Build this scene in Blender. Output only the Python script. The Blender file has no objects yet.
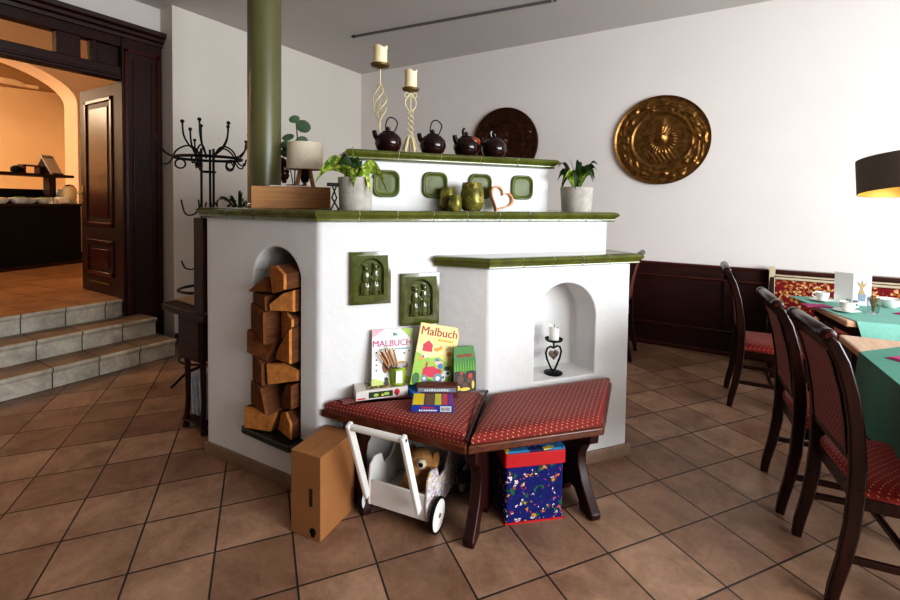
import bpy, bmesh, math, random
from mathutils import Vector, Matrix, Euler
random.seed(11)
sc = bpy.context.scene
COL = sc.collection
PI = math.pi
R = math.radians

# ------------------------------------------------------------------ materials
def srgb(r, g, b):
    f = lambda c: (c/255/12.92) if c/255 <= .04045 else ((c/255+.055)/1.055)**2.4
    return (f(r), f(g), f(b), 1)

class NT:
    def __init__(s, name):
        s.m = bpy.data.materials.new(name); s.m.use_nodes = True
        s.t = s.m.node_tree; s.b = s.t.nodes['Principled BSDF']
    def n(s, typ, **kw):
        x = s.t.nodes.new(typ)
        for k, v in kw.items():
            if k.startswith('i_'): x.inputs[k[2:].replace('_', ' ')].default_value = v
            else: setattr(x, k, v)
        return x
    def l(s, a, b): s.t.links.new(a, b)
    def coord(s, scale=(1, 1, 1), rot=(0, 0, 0), loc=(0, 0, 0)):
        c = s.n('ShaderNodeTexCoord'); mp = s.n('ShaderNodeMapping')
        mp.inputs['Scale'].default_value = scale; mp.inputs['Rotation'].default_value = rot; mp.inputs['Location'].default_value = loc
        s.l(c.outputs['Object'], mp.inputs['Vector']); return mp.outputs['Vector']
    def noise(s, vec, scale, detail=3, rough=.55, dist=0):
        x = s.n('ShaderNodeTexNoise'); x.inputs['Scale'].default_value = scale; x.inputs['Detail'].default_value = detail
        x.inputs['Roughness'].default_value = rough; x.inputs['Distortion'].default_value = dist
        s.l(vec, x.inputs['Vector']); return x.outputs['Fac']
    def ramp(s, fac, stops, interp='LINEAR'):
        x = s.n('ShaderNodeValToRGB'); x.color_ramp.interpolation = interp
        e = x.color_ramp.elements
        while len(e) < len(stops): e.new(.5)
        for el, (p, c) in zip(e, stops): el.position = p; el.color = c
        s.l(fac, x.inputs['Fac']); return x.outputs['Color']
    def mix(s, fac, a, b, blend='MIX'):
        x = s.n('ShaderNodeMix', data_type='RGBA', blend_type=blend)
        for sock, v in ((x.inputs[0], fac), (x.inputs[6], a), (x.inputs[7], b)):
            if hasattr(v, 'is_linked'): s.l(v, sock)
            else: sock.default_value = v
        return x.outputs[2]
    def math(s, op, a, b=0.0):
        x = s.n('ShaderNodeMath', operation=op)
        for sock, v in ((x.inputs[0], a), (x.inputs[1], b)):
            if hasattr(v, 'is_linked'): s.l(v, sock)
            else: sock.default_value = v
        return x.outputs[0]
    def bump(s, h, strength=.2, dist=.01):
        x = s.n('ShaderNodeBump'); x.inputs['Strength'].default_value = strength; x.inputs['Distance'].default_value = dist
        s.l(h, x.inputs['Height']); s.l(x.outputs['Normal'], s.b.inputs['Normal'])
    def base(s, c):
        if hasattr(c, 'is_linked'): s.l(c, s.b.inputs['Base Color'])
        else: s.b.inputs['Base Color'].default_value = c
    def set(s, rough=.5, metal=0, spec=.5, coat=0):
        s.b.inputs['Roughness'].default_value = rough; s.b.inputs['Metallic'].default_value = metal
        s.b.inputs['Specular IOR Level'].default_value = spec; s.b.inputs['Coat Weight'].default_value = coat
        return s

def plain(name, c, rough=.5, metal=0, var=.12, scale=8, bump=0, spec=.5, coat=0, bscale=None):
    """a colour with a little procedural variation"""
    t = NT(name); v = t.coord(); f = t.noise(v, scale)
    d = tuple(max(0, x*(1-var)) for x in c[:3])+(1,); u = tuple(min(1, x*(1+var)) for x in c[:3])+(1,)
    t.base(t.ramp(f, [(.3, d), (.7, u)])); t.set(rough, metal, spec, coat)
    if bump: t.bump(t.noise(v, bscale or scale*4, 5), bump, .004)
    return t.m

def wood(name, c1, c2, rough=.35, scale=(3, 30, 30), coat=0):
    t = NT(name); v = t.coord(scale)
    f = t.noise(v, 1.6, 5, .6, .8)
    t.base(t.ramp(f, [(.3, c1), (.72, c2)])); t.set(rough, 0, .35, coat); t.bump(f, .06, .002)
    return t.m

def tiles(name, rotz, origin, size, mortar, c1, c2, cm, rough=.35, plane='xy', bumpd=.002, size2=None, var=None):
    t = NT(name); c = t.n('ShaderNodeTexCoord'); src = c.outputs['Object']
    if plane != 'xy':
        sp = t.n('ShaderNodeSeparateXYZ'); t.l(src, sp.inputs[0]); cb = t.n('ShaderNodeCombineXYZ')
        t.l(sp.outputs['XYZ'.index(plane[0].upper())], cb.inputs[0]); t.l(sp.outputs['XYZ'.index(plane[1].upper())], cb.inputs[1]); src = cb.outputs[0]
    sub = t.n('ShaderNodeVectorMath', operation='SUBTRACT'); t.l(src, sub.inputs[0]); sub.inputs[1].default_value = (*origin, 0)
    rt = t.n('ShaderNodeVectorRotate', rotation_type='Z_AXIS'); t.l(sub.outputs[0], rt.inputs['Vector']); rt.inputs['Angle'].default_value = -rotz
    br = t.n('ShaderNodeTexBrick', offset=0.0, squash=1.0)
    br.inputs['Scale'].default_value = 1; br.inputs['Brick Width'].default_value = size; br.inputs['Row Height'].default_value = size2 or size
    br.inputs['Mortar Size'].default_value = mortar; br.inputs['Mortar Smooth'].default_value = .15; br.inputs['Bias'].default_value = 0
    br.inputs['Color1'].default_value = c1; br.inputs['Color2'].default_value = c2; br.inputs['Mortar'].default_value = cm
    t.l(rt.outputs[0], br.inputs['Vector'])
    v = t.coord(); f = t.noise(v, 5, 6, .65, .5); f2 = t.noise(v, 38, 4, .6)
    m1 = t.mix(.55, br.outputs['Color'], t.ramp(f, [(.32, (.3, .24, .2, 1)), (.66, (1.15, 1.15, 1.15, 1))]), 'MULTIPLY')
    m2 = t.mix(.35, m1, t.ramp(f2, [(.3, (.55, .5, .48, 1)), (.7, (1.15, 1.12, 1.1, 1))]), 'MULTIPLY')
    t.base(t.mix(br.outputs['Fac'], m2, cm)); t.set(rough, 0, .5)
    rr = t.math('MULTIPLY_ADD', f2, .25); t.l(rr, t.b.inputs['Roughness'])
    rr.node.inputs[2].default_value = rough-.1
    h = t.math('SUBTRACT', t.math('MULTIPLY', f2, .25), br.outputs['Fac']); t.bump(h, .5, bumpd)
    return t.m

def dots(name, plane='xy', p=.021, r=.15, c=srgb(126, 28, 24), d=srgb(205, 150, 90), dark=srgb(92, 16, 16)):
    """woven red cloth with a lattice of small gold dots"""
    t = NT(name); co = t.n('ShaderNodeTexCoord'); sp = t.n('ShaderNodeSeparateXYZ'); t.l(co.outputs['Object'], sp.inputs[0])
    cb = t.n('ShaderNodeCombineXYZ')
    if plane == 'xy':                      # fold the pattern over the cushion edges
        zz = t.math('MULTIPLY', sp.outputs[2], .72); t.l(t.math('ADD', sp.outputs[0], zz), cb.inputs[0]); t.l(t.math('ADD', sp.outputs[1], zz), cb.inputs[1])
    else: t.l(sp.outputs[1], cb.inputs[0]); t.l(sp.outputs[2], cb.inputs[1])
    rt = t.n('ShaderNodeVectorRotate', rotation_type='Z_AXIS'); t.l(cb.outputs[0], rt.inputs['Vector']); rt.inputs['Angle'].default_value = R(45)
    s_ = t.n('ShaderNodeVectorMath', operation='SCALE'); t.l(rt.outputs[0], s_.inputs[0]); s_.inputs['Scale'].default_value = 1/p
    fr = t.n('ShaderNodeVectorMath', operation='FRACTION'); t.l(s_.outputs[0], fr.inputs[0])
    sb = t.n('ShaderNodeVectorMath', operation='SUBTRACT'); t.l(fr.outputs[0], sb.inputs[0]); sb.inputs[1].default_value = (.5, .5, 0)
    ln = t.n('ShaderNodeVectorMath', operation='LENGTH'); t.l(sb.outputs[0], ln.inputs[0])
    k = t.math('LESS_THAN', ln.outputs['Value'], r+.06)
    v = t.coord(); f = t.noise(v, 260, 2)
    bc = t.ramp(f, [(.35, dark), (.65, c)])
    t.base(t.mix(k, bc, d)); t.set(.85, 0, .25); t.bump(t.math('ADD', t.math('MULTIPLY', k, .6), f), .25, .002)
    t.b.inputs['Sheen Weight'].default_value = .15
    return t.m

M = {}
M['plaster'] = plain('white_rough_plaster', srgb(224, 223, 221), .8, var=.03, scale=3, bump=.8, bscale=13, spec=.2)
M['wall_warmlit'] = plain('warm_light_tinted_wall', srgb(226, 219, 208), .85, var=.015, scale=2, bump=.05, bscale=90, spec=.2)  # warm light falling on the left wall is tinted into its colour
M['wall'] = plain('painted_wall', srgb(228, 221, 216), .85, var=.015, scale=2, bump=.05, bscale=90, spec=.2)
M['ceiling'] = plain('painted_ceiling', srgb(204, 199, 196), .9, var=.015, scale=2, spec=.1)
M['green'] = plain('olive_glaze', srgb(86, 90, 32), .13, var=.3, scale=14, spec=.6, coat=.5)
M['green_dark'] = plain('dark_olive_glaze', srgb(74, 80, 32), .2, var=.3, scale=30, spec=.6, coat=.4)
M['dish_green'] = plain('satin_olive_glaze', srgb(88, 96, 44), .42, var=.25, scale=14, spec=.35)
M['slab_stone'] = plain('black_green_slab', srgb(26, 28, 18), .3, var=.4, scale=20)
M['grout'] = plain('cream_grout', srgb(205, 198, 170), .8)
M['dark'] = wood('dark_mahogany', srgb(22, 6, 4), srgb(58, 17, 10), .45, coat=.0)
M['dark_v'] = wood('dark_mahogany_upright', srgb(22, 6, 4), srgb(58, 17, 10), .45, (30, 30, 3), coat=.0)
M['mahog'] = wood('red_mahogany', srgb(44, 14, 9), srgb(84, 34, 20), .28, (4, 30, 30), coat=.1)
M['chairwood'] = wood('chair_wood', srgb(20, 7, 5), srgb(52, 22, 14), .28, (25, 25, 4), coat=.1)
M['bench_rail'] = wood('bench_rail_wood', srgb(64, 28, 16), srgb(110, 56, 32), .3, (8, 8, 40), coat=.1)
M['oak'] = wood('oak_box', srgb(164, 112, 68), srgb(200, 150, 98), .5, (2, 40, 40))
M['tabletop'] = wood('pale_table_edge', srgb(196, 150, 112), srgb(224, 190, 156), .35, (20, 3, 20))
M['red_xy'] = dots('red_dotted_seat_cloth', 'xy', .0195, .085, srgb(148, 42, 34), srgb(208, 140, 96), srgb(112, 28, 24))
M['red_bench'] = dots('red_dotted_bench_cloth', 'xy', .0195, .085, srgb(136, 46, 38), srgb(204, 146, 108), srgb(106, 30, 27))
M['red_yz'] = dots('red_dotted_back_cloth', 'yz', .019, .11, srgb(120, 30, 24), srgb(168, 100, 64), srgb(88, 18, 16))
M['iron'] = plain('black_iron', srgb(22, 21, 21), .45, .6)
M['rail_grey'] = plain('rail_grey', srgb(96, 92, 90), .5)
M['black'] = plain('black_plastic', srgb(14, 13, 13), .6, spec=.2)
M['white'] = plain('white_lacquer', srgb(236, 232, 226), .35, var=.03)
M['offwhite'] = plain('offwhite_board', srgb(214, 208, 200), .55, var=.04)
M['porcelain'] = plain('white_porcelain', srgb(244, 242, 236), .15, var=.02)
M['wax'] = plain('cream_wax', srgb(236, 218, 178), .5, var=.06)
M['wax_white'] = plain('white_wax', srgb(248, 246, 240), .45, var=.02)
M['concrete'] = plain('grey_concrete_pot', srgb(176, 170, 160), .9, var=.14, scale=22, bump=.3)
M['brownglaze'] = plain('brown_black_glaze', srgb(32, 11, 10), .1, var=.6, scale=9, spec=.35, coat=.1)
M['amberglaze'] = plain('amber_glaze', srgb(124, 54, 22), .2, var=.6, scale=40, coat=.1)
M['cream_iron'] = plain('cream_painted_iron', srgb(206, 192, 150), .5, var=.12)
M['brassy'] = plain('dull_brass', srgb(120, 98, 52), .4, .6)
M['rattan'] = plain('copper_wire', srgb(188, 134, 86), .45, var=.2, scale=40)
M['stem'] = plain('brown_stem', srgb(84, 62, 40), .8)
M['leaf_dark'] = plain('dark_green_leaf', srgb(38, 62, 28), .4, var=.35, scale=20)
M['cardboard'] = plain('brown_cardboard', srgb(148, 98, 54), .8, var=.06, scale=6)
M['card_top'] = plain('cardboard_flap', srgb(160, 110, 66), .8, var=.06, scale=6)
M['teal'] = plain('sea_green_cloth', srgb(124, 182, 166), .85, var=.05, scale=60, bump=.15, bscale=300)
M['teal_dark'] = plain('deep_green_cloth', srgb(84, 146, 126), .85, var=.06, scale=60, bump=.15, bscale=300)
M['pink'] = plain('magenta_napkin', srgb(176, 62, 118), .8, var=.08)
M['tan_cover'] = plain('tan_book_cover', srgb(170, 140, 112), .7)
M['steel'] = plain('polished_steel', srgb(190, 190, 190), .2, 1)
M['glass'] = NT('clear_glass').set(.03).m
_g = M['glass'].node_tree.nodes['Principled BSDF']; _g.inputs['Transmission Weight'].default_value = 1; _g.inputs['IOR'].default_value = 1.3
M['pane'] = M['glass'].copy(); M['pane'].name = 'thin_pane_glass'; M['pane'].node_tree.nodes['Principled BSDF'].inputs['IOR'].default_value = 1.02
M['buffet_wall'] = plain('apricot_wall', srgb(230, 204, 164), .85, var=.03, scale=2)
M['arch_wall'] = plain('peach_arch_wall', srgb(230, 202, 172), .85, var=.03, scale=2)
M['beam'] = wood('ceiling_beam', srgb(136, 108, 74), srgb(160, 130, 92), .6)
M['boards'] = wood('pale_ceiling_boards', srgb(196, 150, 92), srgb(226, 186, 128), .5, (26, 1.5, 3))
M['cream_trim'] = plain('cream_trim', srgb(206, 190, 160), .5, var=.05)
M['shade'] = plain('linen_lampshade', srgb(226, 214, 190), .9, var=.05, scale=60)
M['shade_dark'] = plain('taupe_lampshade', srgb(104, 94, 86), .85, var=.08, scale=40)
M['gold'] = plain('gold_foil', srgb(240, 186, 80), .35, .3)
M['paper'] = plain('white_paper', srgb(232, 230, 226), .8, var=.03)
M['newsprint'] = plain('blueish_newsprint', srgb(196, 200, 214), .8, var=.14, scale=30)
M['plush'] = plain('honey_plush', srgb(176, 128, 76), .95, var=.3, scale=60, bump=.9, bscale=120)
M['cream_plush'] = plain('cream_plush', srgb(222, 206, 178), .95, var=.1, scale=60, bump=.8, bscale=120)
M['food_green'] = plain('salad', srgb(128, 150, 40), .6, var=.5, scale=30)
M['food_yellow'] = plain('yellow_food', srgb(220, 196, 110), .6, var=.3, scale=30)
M['plinth'] = plain('brown_skirting_tile', srgb(132, 104, 82), .5, var=.18, scale=10)
M['pipe'] = plain('olive_enamel_pipe', srgb(96, 94, 58), .32, var=.08, scale=5)
M['red_band'] = plain('red_binding', srgb(190, 20, 28), .6, var=.06)
FL_O = (-2.099, .580); FL_R = math.atan2(.807, .591)
M['floor'] = tiles('terracotta_floor_tiles', FL_R, FL_O, .30, .0042, srgb(176, 142, 116), srgb(140, 106, 84), srgb(50, 42, 37), .36)
M['landing'] = tiles('landing_floor_tiles', R(8), (-4.95, 2.13), .33, .004, srgb(196, 152, 110), srgb(180, 136, 96), srgb(70, 48, 30), .3)
M['step'] = tiles('grey_step_tiles', 0, (2.26, 0), .30, .004, srgb(218, 214, 198), srgb(204, 199, 184), srgb(50, 45, 40), .5, 'yz', size2=5)
M['tread'] = tiles('brown_tread_tiles', 0, (2.26, -4.30), .30, .004, srgb(160, 136, 112), srgb(146, 122, 100), srgb(50, 45, 40), .5, 'yx', size2=5)

def bronze(name, c):
    t = NT(name); v = t.coord(); f = t.noise(v, 26, 5, .6)
    t.base(t.ramp(f, [(.3, tuple(x*.35 for x in c[:3])+(1,)), (.7, c)])); t.set(.34, .9); t.bump(t.noise(v, 70, 4), .35, .004); return t.m
M['bronze'] = bronze('embossed_brass', srgb(150, 108, 58)); M['bronze_dark'] = bronze('dark_embossed_copper', srgb(96, 62, 42))

def logmat(name, a, b, sc_):
    t = NT(name); v = t.coord(sc_); f = t.noise(v, 1.2, 6, .65, .4)
    t.base(t.ramp(f, [(.25, a), (.75, b)])); t.set(.85, 0, .2); t.bump(f, .6, .006); return t.m
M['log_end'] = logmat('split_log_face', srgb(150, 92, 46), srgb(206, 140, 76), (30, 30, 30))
M['log_dark'] = logmat('dark_log_face', srgb(74, 44, 24), srgb(134, 82, 44), (26, 26, 26))  # darker face tone, used mostly for the left column of logs
M['log_side'] = logmat('split_log_side', srgb(64, 38, 24), srgb(116, 72, 42), (40, 4, 40))

def dappled_leaf(name, edge, mid):
    t = NT(name); v = t.coord(); f = t.noise(v, 45, 4, .7)
    t.base(t.ramp(f, [(.46, edge), (.6, mid)])); t.set(.35); return t.m
M['leaf_var'] = dappled_leaf('green_and_yellow_leaf', srgb(58, 88, 22), srgb(160, 172, 70))
M['leaf_pale'] = dappled_leaf('yellow_green_leaf', srgb(106, 138, 36), srgb(206, 210, 104))

def floral(name, bg, petals, scale, thr=.33):
    t = NT(name); v = t.coord(); base = t.ramp(t.noise(v, scale*1.5, 4), [(.35, tuple(x*.6 for x in bg[:3])+(1,)), (.65, bg)])
    col = base
    for i, c in enumerate(petals):
        vo = t.n('ShaderNodeTexVoronoi'); vo.inputs['Scale'].default_value = scale*(1+.23*i)
        mp = t.n('ShaderNodeVectorMath', operation='ADD'); t.l(v, mp.inputs[0]); mp.inputs[1].default_value = (i*3.7, i*1.9, i*5.1)
        ns = t.n('ShaderNodeTexNoise'); ns.inputs['Scale'].default_value = scale*3; t.l(v, ns.inputs['Vector'])
        mx = t.n('ShaderNodeVectorMath', operation='MULTIPLY_ADD'); t.l(ns.outputs['Color'], mx.inputs[0]); mx.inputs[1].default_value = (.9/scale,)*3; t.l(mp.outputs[0], mx.inputs[2])
        t.l(mx.outputs[0], vo.inputs['Vector'])
        k = t.math('LESS_THAN', vo.outputs['Distance'], thr-.03*i); col = t.mix(k, col, c)
    t.base(col); t.set(.8, 0, .2); return t.m
M['cube_print'] = floral('navy_flower_print', srgb(28, 36, 110), [srgb(40, 96, 60), srgb(206, 134, 52), srgb(232, 214, 206), srgb(200, 60, 60)], 20, .25)
M['cube_top'] = floral('sky_blue_print', srgb(60, 140, 190), [srgb(34, 44, 90), srgb(220, 190, 80)], 14, .4)
M['cart_print'] = floral('pastel_print', srgb(226, 220, 216), [srgb(214, 180, 120), srgb(150, 130, 180), srgb(206, 120, 110), srgb(120, 160, 140)], 30, .3)
M['tapestry'] = floral('red_flower_tapestry', srgb(140, 30, 34), [srgb(176, 120, 60), srgb(226, 186, 130), srgb(90, 20, 22)], 24, .36)
M['vase'] = floral('olive_bronze_glaze', srgb(122, 118, 54), [srgb(158, 140, 76), srgb(92, 84, 38)], 20, .4)
M['vase'].node_tree.nodes['Principled BSDF'].inputs['Roughness'].default_value = .25; M['vase'].node_tree.nodes['Principled BSDF'].inputs['Metallic'].default_value = .3
def flat(name, r, g, b, rough=.5): 
    if name not in M: M[name] = plain(name, srgb(r, g, b), rough, var=.06, scale=60)
    return M[name]

# ------------------------------------------------------------------ mesh helpers
def frame_rows(pts):
    """tangent frames along a polyline"""
    out = []; up = None
    for i, p in enumerate(pts):
        t = (pts[min(i+1, len(pts)-1)]-pts[max(i-1, 0)]).normalized()
        if up is None:
            up = Vector((0, 0, 1)) if abs(t.z) < .9 else Vector((0, 1, 0))
        x = t.cross(up).normalized(); up = x.cross(t).normalized(); out.append((x, up))
    return out

class MB:
    def __init__(s): s.v = []; s.f = []; s.mi = []
    def add(s, vs, fs, mi=0, mat=None):
        o = len(s.v); s.v += [(mat @ Vector(v)) if mat else Vector(v) for v in vs]
        s.f += [[i+o for i in f] for f in fs]; s.mi += [mi]*len(fs); return s
    def box(s, x0, x1, y0, y1, z0, z1, mi=0, mat=None):
        v = [(x0, y0, z0), (x1, y0, z0), (x1, y1, z0), (x0, y1, z0), (x0, y0, z1), (x1, y0, z1), (x1, y1, z1), (x0, y1, z1)]
        return s.add(v, [(3, 2, 1, 0), (4, 5, 6, 7), (0, 1, 5, 4), (1, 2, 6, 5), (2, 3, 7, 6), (3, 0, 4, 7)], mi, mat)
    def prism(s, poly, z0, z1, mi=0, mat=None, cap_mi=None):
        n = len(poly)
        v = [(p[0], p[1], z0) for p in poly]+[(p[0], p[1], z1) for p in poly]
        s.add(v, [tuple(range(n-1, -1, -1)), tuple(range(n, 2*n))], mi if cap_mi is None else cap_mi, mat)
        o = len(s.v)-2*n
        s.f += [[o+i, o+(i+1) % n, o+n+(i+1) % n, o+n+i] for i in range(n)]; s.mi += [mi]*n
        return s
    def loft(s, rings, mi=0, caps=True, closed=True, mat=None):
        k = len(rings[0]); v = [p for r in rings for p in r]; f = []
        for i in range(len(rings)-1):
            for j in range(k if closed else k-1):
                a = i*k+j; b = i*k+(j+1) % k
                f.append((a, b, b+k, a+k))
        if caps: f += [tuple(range(k-1, -1, -1)), tuple(range((len(rings)-1)*k, len(rings)*k))]
        return s.add(v, f, mi, mat)
    def tube(s, pts, r, seg=8, mi=0, mat=None, flat_=1.0):
        pts = [Vector(p) for p in pts]; rs = r if isinstance(r, (list, tuple)) else [r]*len(pts)
        rings = []
        for p, rad, (x, u) in zip(pts, rs, frame_rows(pts)):
            rings.append([p+x*(math.cos(2*PI*j/seg)*rad)+u*(math.sin(2*PI*j/seg)*rad*flat_) for j in range(seg)])
        return s.loft(rings, mi, True, True, mat)
    def bar(s, pts, w, h, mi=0, mat=None):
        """rectangular section swept along pts in the x-z plane: w across y, h across the path"""
        pts = [Vector(p) for p in pts]; n = len(pts)
        W = w if isinstance(w, (list, tuple)) else [w]*n; H = h if isinstance(h, (list, tuple)) else [h]*n
        rings = []
        for i, p in enumerate(pts):
            t = (pts[min(i+1, n-1)]-pts[max(i-1, 0)]).normalized(); y = Vector((0, 1, 0)); x = y.cross(t).normalized()
            rings.append([p+x*H[i]/2+y*W[i]/2, p-x*H[i]/2+y*W[i]/2, p-x*H[i]/2-y*W[i]/2, p+x*H[i]/2-y*W[i]/2])
        return s.loft(rings, mi, True, True, mat)
    def lathe(s, prof, seg=24, mi=0, mat=None):
        rings = [[(r*math.cos(2*PI*j/seg), r*math.sin(2*PI*j/seg), z) for j in range(seg)] for r, z in prof]
        return s.loft(rings, mi, True, True, mat)
    def sphere(s, c, r, seg=16, mi=0, mat=None):
        rx, ry, rz = r if isinstance(r, (tuple, list)) else (r, r, r); rings = []
        for i in range(1, seg//2):
            a = PI*i/(seg//2)
            rings.append([(c[0]+rx*math.sin(a)*math.cos(2*PI*j/seg), c[1]+ry*math.sin(a)*math.sin(2*PI*j/seg), c[2]-rz*math.cos(a)) for j in range(seg)])
        return s.loft(rings, mi, True, True, mat)
    def build(s, name, mat, parent=None, smooth=True, bevel=0, angle=35, loc=None, label=None, kind=None, segs=2):
        me = bpy.data.meshes.new(name); me.from_pydata([tuple(v) for v in s.v], [], s.f); 
        mats = mat if isinstance(mat, (list, tuple)) else [mat]
        for m in mats: me.materials.append(M[m] if isinstance(m, str) else m)
        for p, i in zip(me.polygons, s.mi): p.material_index = i
        bm = bmesh.new(); bm.from_mesh(me); bmesh.ops.recalc_face_normals(bm, faces=bm.faces); bm.to_mesh(me); bm.free()
        if smooth:
            me.polygons.foreach_set('use_smooth', [True]*len(me.polygons)); me.set_sharp_from_angle(angle=R(angle))
        o = bpy.data.objects.new(name, me); COL.objects.link(o); o.parent = parent
        if loc: o.location = loc
        if bevel:
            b = o.modifiers.new('bevel', 'BEVEL'); b.width = bevel; b.segments = segs; b.limit_method = 'ANGLE'; b.angle_limit = R(40); b.harden_normals = False
        if label: o['label'] = label
        if kind: o['kind'] = kind
        return o

def sm(pts, k=4):
    """Catmull-Rom refinement of a polyline"""
    P_ = [Vector(p) for p in pts]; out = []
    for i in range(len(P_)-1):
        a, b, c_, d_ = P_[max(i-1, 0)], P_[i], P_[i+1], P_[min(i+2, len(P_)-1)]
        for j in range(k):
            u = j/k; out.append(.5*((2*b)+(c_-a)*u+(2*a-5*b+4*c_-d_)*u*u+(3*b-a-3*c_+d_)*u**3))
    return out+[P_[-1]]
def tag(o, label, cat, group=None, kind=None):
    o['label'] = label; o['category'] = cat
    if group: o['group'] = group
    if kind: o['kind'] = kind
    return o
def thing(name, label, cat, loc=(0, 0, 0), rz=0, group=None, rot=None):
    o = bpy.data.objects.new(name, None); COL.objects.link(o); o.empty_display_size = .05
    o.location = loc; o.rotation_euler = rot or (0, 0, rz); return tag(o, label, cat, group)
def struct(name, loc=(0, 0, 0), rz=0):
    o = bpy.data.objects.new(name, None); COL.objects.link(o); o.location = loc; o.rotation_euler = (0, 0, rz); o['kind'] = 'structure'; return o
def kids(o): return [c for c in bpy.data.objects if c.parent == o]
def dup(o, loc, rz, label, parent=None):
    c = o.copy(); COL.objects.link(c)
    if parent is None: c.location = loc; c.rotation_euler = (0, 0, rz); c['label'] = label
    else: c.parent = parent
    for k in kids(o): dup(k, None, None, None, c)
    return c
def boolean(o, cutters, op='DIFFERENCE'):
    """carve with temporary solids, which are removed again"""
    for c in cutters:
        m = o.modifiers.new('b', 'BOOLEAN'); m.operation = op; m.object = c; m.solver = 'EXACT'
    dg = bpy.context.evaluated_depsgraph_get(); dg.update()
    me = bpy.data.meshes.new_from_object(o.evaluated_get(dg)); o.modifiers.clear(); o.data = me
    for c in cutters: bpy.data.objects.remove(c)
    me.polygons.foreach_set('use_smooth', [True]*len(me.polygons)); me.set_sharp_from_angle(angle=R(32)); return o
def text(s, size, mat, parent, name, loc, rot=(PI/2, 0, 0), extrude=.0006, sx=1, align='CENTER', bold=0):
    cu = bpy.data.curves.new('t', 'FONT'); cu.body = s; cu.size = size; cu.extrude = extrude; cu.align_x = align; cu.resolution_u = 3; cu.offset = bold
    t = bpy.data.objects.new('t', cu); COL.objects.link(t); dg = bpy.context.evaluated_depsgraph_get(); dg.update()
    me = bpy.data.meshes.new_from_object(t.evaluated_get(dg)); bpy.data.objects.remove(t); me.materials.clear(); me.materials.append(M[mat] if isinstance(mat, str) else mat)
    o = bpy.data.objects.new(name, me); COL.objects.link(o); o.parent = parent; o.location = loc; o.rotation_euler = rot; o.scale = (sx, 1, 1); return o
def fillet(poly, rad, n=5):
    out = []; k = len(poly)
    for i in range(k):
        p = Vector(poly[i]); a = (Vector(poly[i-1])-p); b = (Vector(poly[(i+1) % k])-p)
        r = rad[i] if isinstance(rad, (list, tuple)) else rad
        if r <= 0: out.append(tuple(p)); continue
        a.normalize(); b.normalize(); ang = math.acos(max(-1, min(1, a.dot(b)))); t = r/math.tan(ang/2)
        q0 = p+a*t; q1 = p+b*t
        for j in range(n+1):
            u = j/n; out.append(tuple(q0*(1-u)**2+p*2*u*(1-u)+q1*u*u))
    return out
def arch_poly(cx, half, z0, zs, n=16):
    return [(cx-half, z0), (cx+half, z0)]+[(cx+half*math.cos(PI*i/n), zs+half*math.sin(PI*i/n)) for i in range(n+1)]
def XZ(y): return Matrix(((1, 0, 0, 0), (0, 0, -1, y), (0, 1, 0, 0), (0, 0, 0, 1)))   # prism drawn in x,z, extruded towards -y from y

# ------------------------------------------------------------------ camera
HC = 1.4349; YAW = R(90-58.8313); PITCH = .0351; ROLL = .0136
cam = bpy.data.cameras.new('camera'); co = bpy.data.objects.new('camera', cam); COL.objects.link(co); sc.camera = co
cam.sensor_width = 36; cam.lens = 455.94*36/900; cam.shift_y = -(300-219.86)/900; cam.clip_start = .02
c, s_ = math.cos(PITCH), math.sin(PITCH); cr, sr = math.cos(ROLL), math.sin(ROLL)
fw = Vector((0, c, -s_)); up = Vector((0, s_, c)); rt = Vector((1, 0, 0))
X = rt*cr+up*sr; Y = up*cr-rt*sr
mm = Matrix((X, Y, -fw)).transposed()
co.matrix_world = Matrix.Translation((0, 0, HC)) @ (Matrix.Rotation(YAW, 3, 'Z') @ mm).to_4x4()

# ------------------------------------------------------------------ room shell
YB = 5.18; XL = -4.713; ZC = 3.35; XD = -4.93; LZ = .474
def slab(name, x0, x1, y0, y1, z0, z1, mat, parent=None):
    o = MB().box(x0, x1, y0, y1, z0, z1).build(name, mat, parent, smooth=False)
    if parent is None: o['kind'] = 'structure'
    return o
slab('floor', -4.95, 4.2, -2.6, 5.3, -.1, 0, 'floor')
slab('ceiling', -5.1, 4.2, -2.6, 5.3, ZC, ZC+.1, 'ceiling')
slab('wall_back', -4.9, 4.2, YB, YB+.12, 0, ZC, 'wall')
w = MB().box(XL-.5, XL, 2.462, YB, 0, ZC).build('wall_left', 'wall_warmlit', smooth=False); w['kind'] = 'structure'
w = MB().box(XD-.14, XD, -2.6, 2.462, 2.98, ZC).box(XD-.14, XD, -2.6, .2, 0, 2.98).build('wall_doorway', 'wall', smooth=False); w['kind'] = 'structure'
slab('baseboard_left', XL, XL+.015, 2.465, YB, 0, .09, 'dark')

# panelled wainscot along the back wall
t = struct('trim_1')
b = MB().box(-4.69, .355, 5.155, YB, 0, .845)
b.box(-4.69, .355, 5.135, 5.156, 0, .235).box(-4.69, .355, 5.135, 5.156, .735, .845)
for x in (-4.69, -3.5, -2.3, -1.1, -.0): b.box(x, x+.1, 5.135, 5.156, .2, .8)
b.build('panel_board', 'dark', t, bevel=.004)
m = MB().box(-4.69, .355, 5.12, YB, .845, .868); m.box(-4.69, .355, 5.125, 5.15, .722, .738).box(-4.69, .355, 5.122, 5.15, .225, .243).box(-4.69, .355, 5.122, 5.15, 0, .04)
m.build('moulding', 'mahog', t, bevel=.005)

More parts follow.
